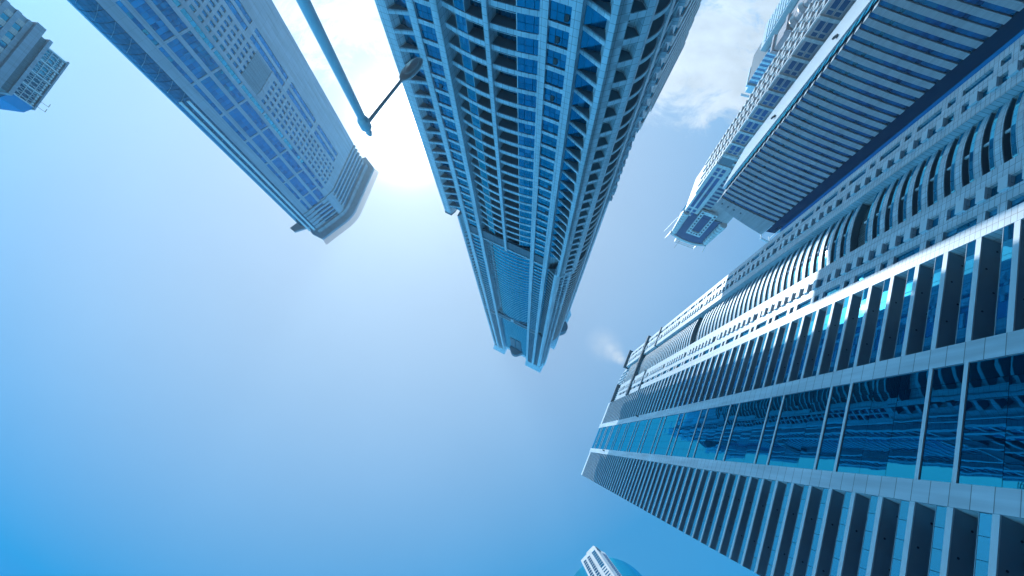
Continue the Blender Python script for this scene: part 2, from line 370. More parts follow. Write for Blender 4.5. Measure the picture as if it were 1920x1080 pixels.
# ------------------------------------------------------------------ big right-hand tower (fins, glass band, bow windows)
def build_right():
    th = rad(-64.5); n_ = (math.cos(th+math.pi/2), math.sin(th+math.pi/2))   # away from the camera
    B = Bld('apartment_tower', 'huge white tiled tower with deep floor slabs, a dark glass band and curved balconies', 'skyscraper',
            (37.6*n_[0], 37.6*n_[1]), th, -1)
    g = B.item('wall')
    g.box(-1.5, 42.3, -32, -2.5, -1.6, 257.5, 'white_tile')
    g.box(42.32, 73.3, -32, -3.4, -1.6, 244, 'white_tile')
    g.box(-1.5, 42.3, -2.5, -0.1, -1.6, 15.5, 'white_tile')
    P = 3.9
    for (s0, s1) in ((-1.5, 11.9), (28.9, 42.3)):
        for z in frange(15.6, 255, P):
            g = B.item('floor_slab')
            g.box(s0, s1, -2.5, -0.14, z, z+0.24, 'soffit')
            g.box(s0, s1, -0.14, 0.0, z-0.03, z+0.56, 'white')
            if z < 90:
                for i in range(5):
                    g.cyl(s0+1.3+i*2.7, -0.8 if i % 2 else -1.7, 0.11, z-0.03, z+0.02, 'dark', 8)
            g = B.item('window')
            g.box(s0, s1, -2.5, -2.46, z+0.24, z+P-0.12, 'frame')
            panes(g, s0+.05, s1-.05, -2.46, -2.38, z+0.3, z+P-0.2, 5, 1, 'glass_bal', 0.07)
            g = B.item('balustrade')
            panes(g, s0+.03, s1-.03, -0.12, -0.06, z+0.57, z+1.62, 7, 1, 'glass_fin', 0.05)
            g.box(s0, s1, -0.14, -0.04, z+1.62, z+1.69, 'soffit')
        g = B.item('parapet'); g.box(s0, s1, -2.5, 0.0, 254.7, 258.5, 'white')
    for (s0, s1) in ((11.9, 14.1), (26.5, 28.9)):
        g = B.item('pilaster'); g.box(s0, s1, -2.5, 0.12, -1.6, 259.5, 'panel')
    # glass band
    g = B.item('mullion_frame'); g.box(14.1, 26.5, -2.5, -0.14, 15.5, 257.8, 'frame')
    z = 43.0-15.6*2
    while z < 254:
        for (a, b, n) in ((z, z+3.9, 1), (z+3.9, z+15.6, 3)):
            if b > 258: b = 258
            if a >= 257: continue
            gb = B.item('transom'); gb.box(14.1, 26.5, -0.14, 0.07, a-0.22, a+0.22, 'white')
            if a < 15: continue
            gw = B.item('window'); panes(gw, 14.12, 26.48, -0.13, -0.05, a+0.22, b-0.22, 6, n, 'glass_r', 0.045)
        z += 15.6
    # tiled strips beside the bow windows: real openings, filled in between
    def strip(x0, wa, wb, ya, yb, x1, top):
        """x0..x1 strip; long/short windows in wa..wb, shaded windows in ya..yb"""
        cols = sorted([(wa, wb, 'L'), (ya, yb, 'S')])
        g = B.item('wall'); e = x0
        for (a, b, k) in cols: g.box(e, a, -3.4, 0, -1.6, top, 'white_tile'); e = b
        g.box(e, x1, -3.4, 0, -1.6, top, 'white_tile')
        for (a, b, k) in cols:
            zs = []
            if k == 'L':
                z = 14.0
                while z < top-9: zs += [(z, z+4.2), (z+5.2, z+6.5)]; z += 7.41
            else: zs = [(z, z+1.35) for z in frange(14.2, top-3, 2.47)]
            e = -1.6
            for i, (p, q) in enumerate(zs):
                g.box(a, b, -3.4, -0.0, e, p, 'white_tile'); e = q
                w = B.item('window'); w.box(a, b, -0.5, -0.44, p, q, 'frame')
                panes(w, a+.03, b-.03, -0.44, -0.36, p+.03, q-.03, 1 if k == 'S' else 2, max(1, int((q-p)/1.2)), 'glass_bal', 0.05)
                if k == 'S' and i % 9 != 4:
                    sh = B.item('sun_shade'); sh.box(a-0.05, b+0.05, 0.004, 0.30, q+0.02, q+1.05, 'white')
            g.box(a, b, -3.4, 0, e, top, 'white_tile')
    strip(42.32, 44.5, 45.9, 47.6, 49.4, 51.9, 240)
    strip(64.3, 70.3, 71.6, 66.6, 68.4, 73.3, 246)
    # bow bay
    ar = arc(51.95, 64.25, -1.15, -0.45, 14)
    gaps = (64.0, 137.0)
    g = B.item('wall'); g.band(off(ar, -2.2), [(x, -3.5) for x, o in ar], -1.6, 240, 'dark')
    for z in frange(15.0, 236, 2.47):
        if any(abs(z-q) < 1.8 for q in gaps):
            g = B.item('louver_panel'); g.band(off(ar, -1.2), off(ar, -1.4), z, z+2.47, 'screen'); continue
        g = B.item('balcony')
        g.band(ar, off(ar, -0.14), z, z+0.98, 'white_tile')
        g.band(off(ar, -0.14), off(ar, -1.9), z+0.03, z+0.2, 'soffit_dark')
        o = sub_pl(ar, 57.9, 58.3, 1)
        g.band(off(o, -0.25), off(o, -0.42), z+0.98, z+2.47, 'white')
        bl = off(sub_pl(ar, 52.0, 64.2, 8), -0.04); poly_panes(g, bl, z+1.0, z+1.55, 'glass_bal', 0.05, 0.05); g.band(bl, off(bl, -.06), z+1.55, z+1.6, 'soffit')
        w = B.item('bay_window'); poly_panes(w, off(sub_pl(ar, 52.0, 64.2, 10), -1.5), z+0.22, z+2.44, 'glass_bal', 0.08, 0.06)
    # ledges and crown
    for (a, b, o1, z0, z1) in ((42.2, 74.9, 0.9, 209.2, 210.5), (42.2, 74.6, 0.7, 212.2, 213.0), (64.2, 73.9, 0.45, 188.6, 189.6), (42.2, 52.0, 0.45, 188.6, 189.6),
                               (63.8, 75.2, 1.3, 247.4, 248.8), (42.0, 53.0, 0.9, 247.4, 248.8)):
        g = B.item('cornice'); g.box(a, b, -3.2, o1, z0, z1, 'grey')
    g = B.item('crown')
    g.extr([(45, 244), (45, 250), (47.5, 257), (52, 262.5), (57, 264.5), (61.5, 262), (64.5, 256), (65, 244)], -14, -1.6, 'white_tile')
    for i in range(9):
        x = 46+i*2.0; zt = 262.5-((x-55.5)/9.5)**2*9
        g.box(x, x+0.8, -1.6, -1.1, 245.5, zt, 'soffit')
    for i in range(7):
        g.box(43+i*1.2, 43.5+i*1.2, -2.8, -0.6, 240.0, 247.4, 'white')
    g = B.item('service_bracket')
    for (x, z) in ((13.2, 215), (28.2, 172)): g.box(x, x+.5, 0.12, 1.1, z, z+.6, 'dark')
    B.done()
build_right()

# ------------------------------------------------------------------ central tower
def build_centre():
    th = rad(27.2); ux, uy = math.cos(th), math.sin(th); nx, ny = math.sin(th), -math.cos(th)
    K = 0.75; d0 = 61.8*K; uc = -29.5
    def ua(az, n0=d0):
        dx, dy = math.cos(rad(az)), math.sin(rad(az)); return n0*(ux*dx+uy*dy)/(nx*dx+ny*dy)-uc
    B = Bld('apartment_tower', 'tallest tower in the middle, curved balconies below and blue curved glass above', 'skyscraper',
            (d0*nx+uc*ux, d0*ny+uc*uy), th, 1)
    TOP, MEC, BD2 = 277.0, 110.5, 192.5
    p1, p1r, w1r, p2r = ua(-105.5), ua(-104.6), ua(-102.4), ua(-101.5)
    c0, c1 = ua(-95.3), ua(-94.6)
    p3, p3r, w2r, p4r = ua(-87.2), ua(-86.0), ua(-82.7), ua(-81.3)
    tr, A = ua(-77.2), ua(-76.3)
    LE = ua(-109.3); LU = ua(-106.9)
    ch = 3.3; Bx, Bo = A+ch, -ch
    DEP = 37.0
    # core
    g = B.item('wall')
    g.prism([(p1-1.0, -2.9), (p4r+0.2, -2.9), (A-2.0, -4.6), (Bx-2.9, -7.0), (Bx-2.9, -DEP+3), (LE+4, -DEP+3), (LE+4, -6), (p1-2.0, -4)], -1.6, TOP-6, 'stone')
    # pilasters
    for (a, b, z1, o1) in ((p1, p1r, TOP, .25), (w1r, p2r, TOP, .25), (c0, c1, MEC+2, 0.42), (p3, p3r, TOP, .25), (w2r, p4r, TOP, .25)):
        B.item('pilaster').box(a, b, -2.9, o1, -1.6, z1, 'stone')
    bay = arc(p2r, p3, -1.05, -0.1, 18)
    F = 3.3
    gl0, gl1, gr = ua(-99.7), ua(-98.2), ua(-90.9)
    def wincol(a, b, z, f, sp, big):
        g = B.item('spandrel'); g.box(a, b, -0.5, 0.02, z, z+sp, 'stone')
        w = B.item('window'); w.box(a, b, -0.5, -0.3, z+sp, z+f, 'frame')
        if big and random.random() < 0.16:
            x_ = a+(b-a)*random.choice((.36, .7)); h_ = B.item('open_sash'); h_.hull([(x_, -.2, z+sp+1.2), (x_+.55, -.2, z+sp+1.2), (x_+.55, -.14, z+sp+1.2), (x_, -.14, z+sp+1.2)], [(x_, -.2, z+f-.5), (x_+.55, -.2, z+f-.5), (x_+.55, .16, z+f-.6), (x_, .16, z+f-.6)], 'dark')
        panes(w, a, b, -0.3, -0.2, z+sp, z+f, 3, 2 if big else 1, 'glass_c' if big else 'glass_cu', 0.07)
    # triangular recesses either side
    def tri(P0, P1, P2, z, f, sp, gm):
        g = B.item('ledge')
        g.prism([P0, P2, P1], z+0.02, z+0.22, 'soffit_dark')
        L = math.hypot(P2[0]-P0[0], P2[1]-P0[1]); ex, eo = (P2[0]-P0[0])/L, (P2[1]-P0[1])/L
        tx, to = -eo*.16, ex*.16
        if to > 0: tx, to = -tx, -to
        g.prism([P0, P2, (P2[0]+tx, P2[1]+to), (P0[0]+tx, P0[1]+to)], z, z+sp, 'stone')
        w = B.item('window')
        N_ = 3
        for i in range(N_):
            a = [P0[k]+(P1[k]-P0[k])*(i+.02)/N_ for k in (0, 1)]; b = [P0[k]+(P1[k]-P0[k])*(i+.98)/N_ for k in (0, 1)]
            w.prism([a, b, (b[0], b[1]-.1), (a[0], a[1]-.1)], z+.26, z+f-.04, gm)
    def apex(P, Q, f_, d_):
        ex, eo = Q[0]-P[0], Q[1]-P[1]; L = math.hypot(ex, eo); n_ = (eo/L, -ex/L)
        if n_[1] > 0: n_ = (-n_[0], -n_[1])
        return (P[0]+ex*f_+n_[0]*d_, P[1]+eo*f_+n_[1]*d_)
    R0, R2 = (p4r, -1.15), (tr, 0.35); R1 = apex(R0, R2, .62, 1.45)
    L0, L2 = (p1, -0.95), (ua(-108.1), 0.35); L1 = apex(L0, L2, .78, 1.25)
    g = B.item('wall')          # corner piers of the lower part
    g.prism([R1, R2, (A, 0.35), (Bx-ch+1.15, -1.15+.35), (A-1.2, -4.2)], -1.6, MEC+4, 'stone')
    g.prism([L1, L2, (LE, 0.35), (LE-1.0, -1.2), (LE, -6), (L1[0], -6)], -1.6, 104.5, 'stone')
    g.prism([L1, (L2[0], .45), (LE-.1, .45), (LE-1.0, -1.2), (LE, -6), (L1[0], -6)], 104.5, 105.3, 'grey')
    g.box(LE+.3, p1, -4.2, -3.2, -1.6, 104.5, 'stone')
    for z in frange(14.0, MEC-5, F):
        wincol(p1r, w1r, z, F, .76, True); wincol(p3r, w2r, z, F, .76, True)
        tri(R0, R1, R2, z, F, .72, 'glass_c'); 
        if z < 103: tri(L0, L1, L2, z, F, .72, 'glass_c')
        g = B.item('spandrel'); g.band(bay, off(bay, -0.2), z, z+.78, 'stone')
        for (a, b) in ((gl0, gl1), (gr, p3-.02)):
            w = B.item('window'); pl = off(sub_pl(bay, a, b, 3), -0.1)
            poly_panes(w, pl, z+.78, z+F, 'glass_c', .1, .07, 2)
        for (a, b) in ((gl1, c0), (c1, gr)):
            g = B.item('balcony'); pl = sub_pl(bay, a, b, 5)
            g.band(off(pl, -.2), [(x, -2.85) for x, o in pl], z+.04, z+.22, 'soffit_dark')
            g.band(off(pl, -.08), off(pl, -.12), z+.98, z+1.04, 'white')
            w = B.item('window'); poly_panes(w, [(x, -1.95) for x, o in pl], z+.24, z+F-.1, 'glass_c', .1, .08)
        g = B.item('balcony'); g.band(off(sub_pl(bay, p2r, gl0, 3), -.2), [(x, -2.85) for x, o in sub_pl(bay, p2r, gl0, 3)], z+.04, z+.22, 'soffit_dark')
    g = B.item('partition')
    for x in (gl0, gl1, gr):
        o = sub_pl(bay, x, x+.12, 1)
        g.band(off(o, -.06), [(q[0], -2.9) for q in o], 14, MEC-4, 'white' if x == gr else 'soffit')
    # plant-floor louvres
    for (a, b) in ((p1r, w1r), (p2r, c0), (c1, p3), (p3r, w2r)):
        for z0 in ((MEC-3.4), ):
            B.item('louver_panel').box(a, b, -0.9, -0.12, z0, z0+4.4, 'grey')
        B.item('spandrel').box(a, b, -0.9, 0.1, MEC+1.0, MEC+1.7, 'stone')
    # upper part
    f = 2.55
    R0u, R2u = (p4r, -1.0), (ua(-78.3), 0.1); R1u = (R2u[0]-.5, -1.9)
    L0u, L2u = (p1, -0.9), (LU+.5, 0.1); L1u = (LU+1.3, -1.7)
    g = B.item('wall')
    g.prism([R1u, R2u, (A-.6, 0.1), (A-.1, -.5), (A-1.4, -4.4), (R1u[0], -4.4)], MEC+4.0, TOP, 'stone')
    g.prism([L1u, L2u, (LU, 0.1), (LU-.2, -6), (L1u[0], -6)], 104.4, TOP, 'stone')
    for z in frange(MEC+1.75, TOP-8, f):
        if abs(z-BD2) < 3: continue
        wincol(p1r, w1r, z, f, .42, False); wincol(p3r, w2r, z, f, .42, False)
        if z > MEC+3: tri(R0u, R1u, R2u, z, f, .5, 'glass_cu'); tri(L0u, L1u, L2u, z, f, .5, 'glass_cu')
        if z < BD2-3:
            g = B.item('spandrel'); g.band(off(bay, -.15), off(bay, -.35), z, z+.34, 'stone')
            w = B.item('window'); poly_panes(w, off(sub_pl(bay, gl0, p3-.02, 9), -.26), z+.34, z+f, 'glass_cu', .1, .05)
        elif z > BD2:
            g = B.item('spandrel'); g.box(p2r, p3, -2.6, -1.52, z, z+.22, 'stone')
            w = B.item('window'); panes(w, p2r, p3, -1.75, -1.6, z+.22, z+f, 12, 1, 'glass_cu', .05)
    g = B.item('partition'); o = sub_pl(bay, gl0, gl0+.3, 1); g.band(off(o, -.2), [(q[0], -2.9) for q in o], MEC+1, BD2-3, 'frame')
    g = B.item('partition'); g.band(off(bay, -.3), [(x, -2.9) for x, o in bay], BD2-4.2, BD2-3.6, 'soffit_dark')
    for (a, b) in ((p1r, w1r), (p2r, (c0+c1)/2-.7), ((c0+c1)/2+.7, p3), (p3r, w2r)):
        B.item('louver_panel').box(a, b, -1.5, -0.1, BD2-3.4, BD2+.8, 'grey')
        B.item('spandrel').box(a, b, -1.5, 0.1, BD2+.8, BD2+1.4, 'stone')
    B.item('pilaster').box((c0+c1)/2-.7, (c0+c1)/2+.7, -1.5, 0.05, BD2-3.4, BD2+.8, 'stone')
    cx = (p2r+p3)/2
    for sgnx in (-1, 1): B.item('louver_panel').box(cx+sgnx*1.9-1.6, cx+sgnx*1.9+1.6, -1.52, -1.3, 236, 257, 'grey')
    g = B.item('drum_balcony')
    dr = arc(cx-4.6, cx+4.6, -1.5, 2.3, 14)
    g.prism(dr+[(cx+4.6, -2.8), (cx-4.6, -2.8)], 262.6, 263.4, 'soffit')
    g.band(dr, off(dr, -.25), 263.4, 268.5, 'grey')
    # crown: flared corner parapets
    g = B.item('crown')
    def flare(x0, x1, o0, o1, z0, z1, ex0, ex1, eo):
        g.hull([(x0, o0, z0), (x1, o0, z0), (x1, o1, z0), (x0, o1, z0)], [(x0-ex0, o0, z1), (x1+ex1, o0, z1), (x1+ex1, o1+eo, z1), (x0-ex0, o1+eo, z1)], 'stone')
    flare(LU, p2r, -7, .27, 274, 285, 1.3, 0, 1.1)
    flare(p3, A+.4, -7, .27, 272, 284, 0, 1.4, 1.3)
    g.box(p2r, p3, -9, -1.55, 269, 275.5, 'stone')
    # chamfered corner: open balconies below, small windows above
    ca, co = 1/math.sqrt(2), 1/math.sqrt(2)
    def cpt(t, d): return (A+ca*t-co*d, -co*t-ca*d+.35)
    LC = ch*math.sqrt(2); ta, tb = 0.95, 3.75
    g = B.item('wall')
    for (a, b) in ((0.02, ta), (tb, LC)): g.prism([cpt(a, 0), cpt(b, 0), cpt(b, 2.2), cpt(a, 2.2)], -1.6, 112.2, 'stone')
    g.prism([cpt(0, 0), cpt(LC, 0), cpt(LC, 2.4), cpt(0, 2.4)], 112.2, 114.2, 'stone')
    for z in frange(14.0, 110, F):
        g = B.item('balcony'); g.prism([cpt(ta, 0), cpt(tb, 0), cpt(tb, .16), cpt(ta, .16)], z, z+.8, 'stone')
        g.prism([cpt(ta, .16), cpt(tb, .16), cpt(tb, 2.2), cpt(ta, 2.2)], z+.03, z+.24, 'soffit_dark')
        g.prism([cpt(ta, .04), cpt(tb, .04), cpt(tb, .08), cpt(ta, .08)], z+1.06, z+1.11, 'white')
        w = B.item('window'); w.prism([cpt(ta, 2.0), cpt(tb, 2.0), cpt(tb, 2.15), cpt(ta, 2.15)], z+.25, z+F-.6, 'glass_bal')
    g = B.item('wall')
    us, ue = 0.0, 3.6
    mids = [(0.35, 1.55), (1.85, 3.15)]
    def cpu(t, d): return (A-.1+ca*t-co*d, -.5-co*t-ca*d)
    for (a, b) in ((us, .35), (1.55, 1.85), (3.15, ue)): g.prism([cpu(a, 0), cpu(b, 0), cpu(b, 1.4), cpu(a, 1.4)], 114.2, TOP, 'stone')
    for (a, b) in mids:
        for z in frange(114.2, TOP-9, f):
            s_ = B.item('spandrel'); s_.prism([cpu(a, 0.02), cpu(b, 0.02), cpu(b, .5), cpu(a, .5)], z, z+.55, 'stone')
            w = B.item('window'); w.prism([cpu(a, .7), cpu(b, .7), cpu(b, .8), cpu(a, .8)], z+.55, z+f, 'glass_bal')
    # right-hand flank
    SX = Bx
    def fl(d0_, d1_, out, inn, z0, z1, m, kind):
        B.item(kind).prism([(SX+out, Bo-d0_), (SX+out, Bo-d1_), (SX-inn, Bo-d1_), (SX-inn, Bo-d0_)], z0, z1, m)
    LD = DEP-2*ch
    fl(0, 1.4, 0, 2.8, -1.6, 113, 'stone', 'pilaster'); fl(11.5, 14.6, 0.35, 2.8, -1.6, TOP-4, 'stone', 'pilaster'); fl(LD-7, LD-0.2, 0.0, 2.8, -1.6, 112, 'stone', 'wall')
    fl(LD-6, LD-1.5, -0.3, 2.6, 112, TOP-2, 'stone', 'wall'); fl(0, 1.4, -.8, 2.8, 113, TOP, 'stone', 'pilaster')
    sb = [(-(d), o) for d, o in arc(1.4, 11.5, -1.6, 0.75, 10)]
    def side(pl): return [(SX+o, Bo+d) for d, o in pl]
    for z in frange(14.0, 109, F):
        g = B.item('spandrel'); g.band(side(sb), [(x-.18, o) for x, o in side(sb)], z, z+.7, 'white')
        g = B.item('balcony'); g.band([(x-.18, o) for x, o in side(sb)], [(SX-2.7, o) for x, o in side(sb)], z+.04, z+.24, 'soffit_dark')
        fl(14.6, LD-7, -.15, 2.8, z, z+.8, 'stone', 'spandrel'); fl(14.6, LD-7, -.5, 2.7, z+.8, z+F, 'glass_c', 'window')
        g = B.item('ledge'); q = LD-7
        g.prism([(SX+.0, Bo-q+.2), (SX+.85, Bo-q-.2), (SX+.0, Bo-q-2.4)], z+.2, z+1.5, 'stone')
    for z in frange(113.5, 215, f):
        g = B.item('spandrel'); g.band(side(sb), [(x-.18, o) for x, o in side(sb)], z, z+.5, 'white')
    g = B.item('louver_panel'); q2 = side(sb)
    g.band([(x-.3, o) for x, o in q2], [(SX-2.7, o) for x, o in q2], 113.2, 216, 'screen')
    for z in frange(113.5, TOP-6, f):
        fl(14.6, LD-6, -.35, 2.8, z, z+.5, 'stone', 'spandrel'); fl(14.6, LD-6, -.6, 2.7, z+.5, z+f, 'glass_cu', 'window')
    g = B.item('drum_balcony'); db = [(-(d), o) for d, o in arc(14, 24, -1.2, 3.0, 12)]
    g.prism(side(db), 240, 241, 'soffit'); g.band(side(db), [(x-.3, o) for x, o in side(db)], 241, 247, 'grey')
    g = B.item('crown')
    g.hull([(SX-6, Bo-LD+8, 236), (SX-.3, Bo-LD+8, 236), (SX-.3, Bo-LD+1, 236), (SX-6, Bo-LD+1, 236)], [(SX-6, Bo-LD+8, 247), (SX+1.2, Bo-LD+8, 247), (SX+1.2, Bo-LD, 247), (SX-6, Bo-LD, 247)], 'stone')
    fl(LD-1.2, LD-.1, .35, 1.5, 109, 113, 'stone', 'cornice')
    B.done()
build_centre()

# ------------------------------------------------------------------ plain block behind the central tower
def build_behind():
    th = rad(27.2); ux, uy = math.cos(th), math.sin(th); nx, ny = math.sin(th), -math.cos(th)
    n0 = 90.0
    B = Bld('apartment_block', 'pale ribbed block showing as a thin strip behind the tallest tower', 'building', (n0*nx, n0*ny), th, 1)
    g = B.item('wall')
    q = lambda u, n: (u, n0-n)
    g.prism([q(-8.2, 84.6), q(-15, 90.6), q(-44, 116.5), q(-44, 150), q(-8.2, 127)], -1.6, 92, 'pale')  # hidden side slanted so a strip of sun reaches the right-hand tower
    g = B.item('added_shade_mass'); g.prism([q(-15, 90.6), q(-44, 116.5), q(-44, 140), q(-15, 108)], 92, 144, 'pale')  # added unseen mass, only there to shade the right-hand tower
    g = B.item('added_shade_mass'); g.prism([q(-15, 108.02), q(-44, 140.02), q(-44, 150), q(-15, 131)], 92, 192, 'pale')  # taller step of the added mass, raises its shadow line on that tower
    for z in frange(4, 90, 4.2):
        g = B.item('balcony'); g.box(-12, -7.6, -33, 4.6, z, z+2.3, 'pale')
        w = B.item('window'); w.box(-11, -8.0, -32, 4.2, z+2.35, z+4.1, 'glass_bal')
    B.item('parapet').box(-14.9, -7.5, -34.2, -6, 92, 93.6, 'pale')
    g = B.item('antenna'); g.cyl(-7.8, -9, .08, 93.6, 96.5, 'dark', 6)
    B.done()
build_behind()

# ------------------------------------------------------------------ left tower with roof canopy
def build_left():
    th = rad(-44.0); ox, oy = -121.8, -117.9
    B = Bld('office_tower', 'pale stone tower left of the lamp post, mixed window strips and a railed roof canopy', 'skyscraper', (ox, oy), th, 1)
    c, s = math.cos(th), math.sin(th)
    def loc(x, y): dx, dy = x-ox, y-oy; return (c*dx+s*dy, -s*dx+c*dy)
    def xa(az):                      # x where the flat face meets azimuth az
        dx, dy = math.cos(rad(az)), math.sin(rad(az))
        t = (-s*ox*-1*0)  # unused
        # ray t*(dx,dy): local y = 0
        k = (-s*(-ox)+c*(-oy)); m_ = (-s*dx+c*dy)
        T = -k/m_; p = loc(T*dx, T*dy); return p[0]
    H = 216.0
    bx = 15.8
    # fold to the right-hand face
    pts = [(bx, 0)]; a = 0.0
    for i in range(6):
        a -= rad(32/6.0); q = pts[-1]; pts.append((q[0]+1.35*math.cos(a), q[1]+1.35*math.sin(a)))
    fx, fo = pts[-1]; rx, ro = math.cos(rad(-32)), math.sin(rad(-32))
    end = (fx+30*rx, fo+30*ro)
    g = B.item('wall')
    ins = 0.45
    g.prism([(0, -ins)]+[(x-.1, o-ins) for x, o in pts]+[(end[0]-.4, end[1]-ins)]+[(end[0]-18, end[1]-16), (-2, -34)], -1.6, H, 'beige')
    # flat face cladding between the window strips
    t0, t1 = xa(-134.7), xa(-134.25); m0, m1 = xa(-133.7), xa(-132.4); b0, b1 = xa(-131.9), xa(-130.75)
    g = B.item('wall')
    for (a_, b_) in ((0, t0), (t1, m0), (m1, b0), (b1, bx)): g.box(a_, b_, -ins, 0, -1.6, H-3 if a_ == 0 else H-20, 'beige')
    MOD = 15.2
    for (a_, b_, nx_, top) in ((t0, t1, 1, 199), (m0, m1, 2, 207), (b0, b1, 3, 196)):
        e = 20.0
        g.box(a_, b_, -ins, 0, -1.6, e, 'beige')
        while e+MOD < top+8:
            zz = min(e+MOD-.9, top)
            w = B.item('window'); w.box(a_, b_, -ins, -.36, e, zz, 'frame'); panes(w, a_, b_, -.36, -.28, e, zz, nx_, 8, 'glass_l', .08)
            g.box(a_, b_, -ins, -.0, zz, min(e+MOD, H-3), 'beige'); e += MOD
        g.box(a_, b_, -ins, 0, e, H-20, 'beige') if e < H-20 else None
    # fold: one strip of reflecting windows
    def along(d, out=0.0):
        if d < 0: return (bx+d, out)
        L = 1.35
        i = int(d/L)
        if i < 6:
            p, q = pts[i], pts[i+1]; t = (d-i*L)/L; a2 = math.atan2(q[1]-p[1], q[0]-p[0])
            return (p[0]+t*(q[0]-p[0])-math.sin(a2)*out, p[1]+t*(q[1]-p[1])+math.cos(a2)*out)
        t = d-6*L; return (fx+t*rx-ro*out, fo+t*ro+rx*out)
    def strip(d0, d1, o0, o1, n=1): 
        return [along(d0+(d1-d0)*i/n, o1) for i in range(n+1)]+[along(d1-(d1-d0)*i/n, o0) for i in range(n+1)]
    MECH0, MECH1 = 118.0, 127.0
    f = 3.6
    def bandw(d0, d1, z0, z1, m='beige', n=1, kind=None, o1=0.0):
        gg = g if kind is None else B.item(kind); gg.prism(strip(d0, d1, -.55, o1, n), z0, z1, m)
    g = B.item('wall')
    bandw(0, 1.0, -1.6, H-20, n=1)
    bandw(2.6, 4.2, -1.6, H-20, n=2)
    z = 14.0
    while z < H-26:
        e = min(z+MOD-.9, H-26)
        w = B.item('window')
        for i in range(7): w.prism(strip(1.0, 2.6, -.42, -.3, 2), z+i*(e-z)/7+.05, z+(i+1)*(e-z)/7-.05, 'glass_l')
        bandw(1.0, 2.6, e, z+MOD, n=2); z += MOD
    cols = [(4.2+i*2.55, 4.2+i*2.55+1.35) for i in range(5)]
    for i, (a_, b_) in enumerate(cols):
        nxt = cols[i+1][0] if i < 4 else 17.6
        bandw(b_, nxt, -1.6, H-20, n=2 if b_ < 8 else 1)
        zz = 10.0; 
        for z in frange(10, H-26, f):
            if MECH0-3 < z < MECH1: continue
            wide = z > MECH1
            bandw(a_, b_, z, z+1.25, n=2 if a_ < 8 else 1)
            w = B.item('window'); w.prism(strip(a_+.05, b_-.05, -.50, -.42), z+1.3, z+f-.05, 'glass_l')
        bandw(a_, b_, H-26.5, H-20, n=2 if a_ < 8 else 1)
    B.item('louver_panel').prism(strip(4.2, 17.0, -.6, .12, 6), MECH0-1, MECH1, 'louver_blue')
    B.item('cornice').prism(strip(4.0, 17.6, -.6, .35, 6), MECH1, MECH1+1.4, 'beige')
    # far part of the right-hand face
    g = B.item('wall')
    bandw(20.0, 21.4, -1.6, H-20); bandw(23.6, 38.0, -1.6, H-20)
    for (d0, d1) in ((17.6, 20.0), (21.4, 23.6)):
        z = 8.0
        while z < H-30:
            w = B.item('window')
            for i in range(8): w.prism(strip(d0+.05, d1-.05, -.45, -.3), z+i*2.9+.05, z+(i+1)*2.9-.05, 'glass_l')
            bandw(d0, d1, z+23.3, z+26); z += 26
        bandw(d0, d1, z, H-20)
    # open louvre storey under the roof and canopy
    path = [(0, 0), (bx, 0)]+pts[1:]+[end]
    def offp(d): 
        return [(0, d), (bx, d)]+[along(i*1.35, d) for i in range(1, 7)]+[(end[0]-ro*d, end[1]+rx*d)]
    for i in range(5):
        z = H-19+i*3.3
        gg = B.item('louver_panel')
        gg.band(offp(0.45-i*.0), offp(-.6), z, z+1.2, 'beige')
        w = B.item('window'); w.band([(m0, -.2), (bx, -.2)], [(m0, -.4), (bx, -.4)], z+1.25, z+3.25, 'glass_l')
        w.band([along(1.5, -.2), along(7.5, -.2), along(36, -.2)], [along(1.5, -.4), along(7.5, -.4), along(36, -.4)], z+1.25, z+3.25, 'glass_bal')
    gg = B.item('wall'); gg.box(b1+1, bx-.4, -.4, .5, H-20, H-2, 'beige'); gg.prism(strip(0.4, 4.0, -.5, .55, 3), H-20, H-2, 'beige')
    gg = B.item('roof'); oo = offp(5.2)
    gg.prism([(-4, -2), (-1.5, 5.2)]+oo[1:]+[(end[0]+4, end[1]-6), (end[0]-18, end[1]-16), (-2, -30)], H+1.0, H+2.6, 'beige')
    gg.prism([(-0.5, 1.0)]+offp(1.2)[1:]+[(end[0]-18, end[1]-14), (-2, -30)], H-2, H+1.0, 'beige')
    rl = [(-1.5, 5.2)]+offp(5.2)[1:]
    ro2 = [(-2.0, 7.0)]+offp(7.0)[1:]
    gg = B.item('railing')
    for i in range(5): 
        t = i/4.0
        A_ = [(p[0]+(q[0]-p[0])*t, p[1]+(q[1]-p[1])*t) for p, q in zip(rl, ro2)]
        gg.band(A_, [(x, o-.2) for x, o in A_], H+2.6+t*2.4, H+2.85+t*2.4, 'dark')
    def lerp_path(P, n):
        out = []; seg = [math.hypot(q[0]-p[0], q[1]-p[1]) for p, q in zip(P[:-1], P[1:])]; T = sum(seg)
        for i in range(n+1):
            d = T*i/n; k = 0
            while k < len(seg)-1 and d > seg[k]: d -= seg[k]; k += 1
            p, q = P[k], P[k+1]; t = min(1, d/seg[k]); out.append((p[0]+(q[0]-p[0])*t, p[1]+(q[1]-p[1])*t))
        return out
    for p, q in zip(lerp_path(rl, 46), lerp_path(ro2, 46)):
        gg.hull([(p[0]-.09, p[1]-.09, H+2.6), (p[0]+.09, p[1]-.09, H+2.6), (p[0]+.09, p[1]+.09, H+2.6), (p[0]-.09, p[1]+.09, H+2.6)],
                [(q[0]-.09, q[1]-.09, H+5.1), (q[0]+.09, q[1]-.09, H+5.1), (q[0]+.09, q[1]+.09, H+5.1), (q[0]-.09, q[1]+.09, H+5.1)], 'dark')
    # curved glass end with slanting sun fins
    gl = [(-.1, -.3), (-2.2, -1.4), (-4.2, -3.4), (-5.6, -6.2), (-6.2, -9.5)]
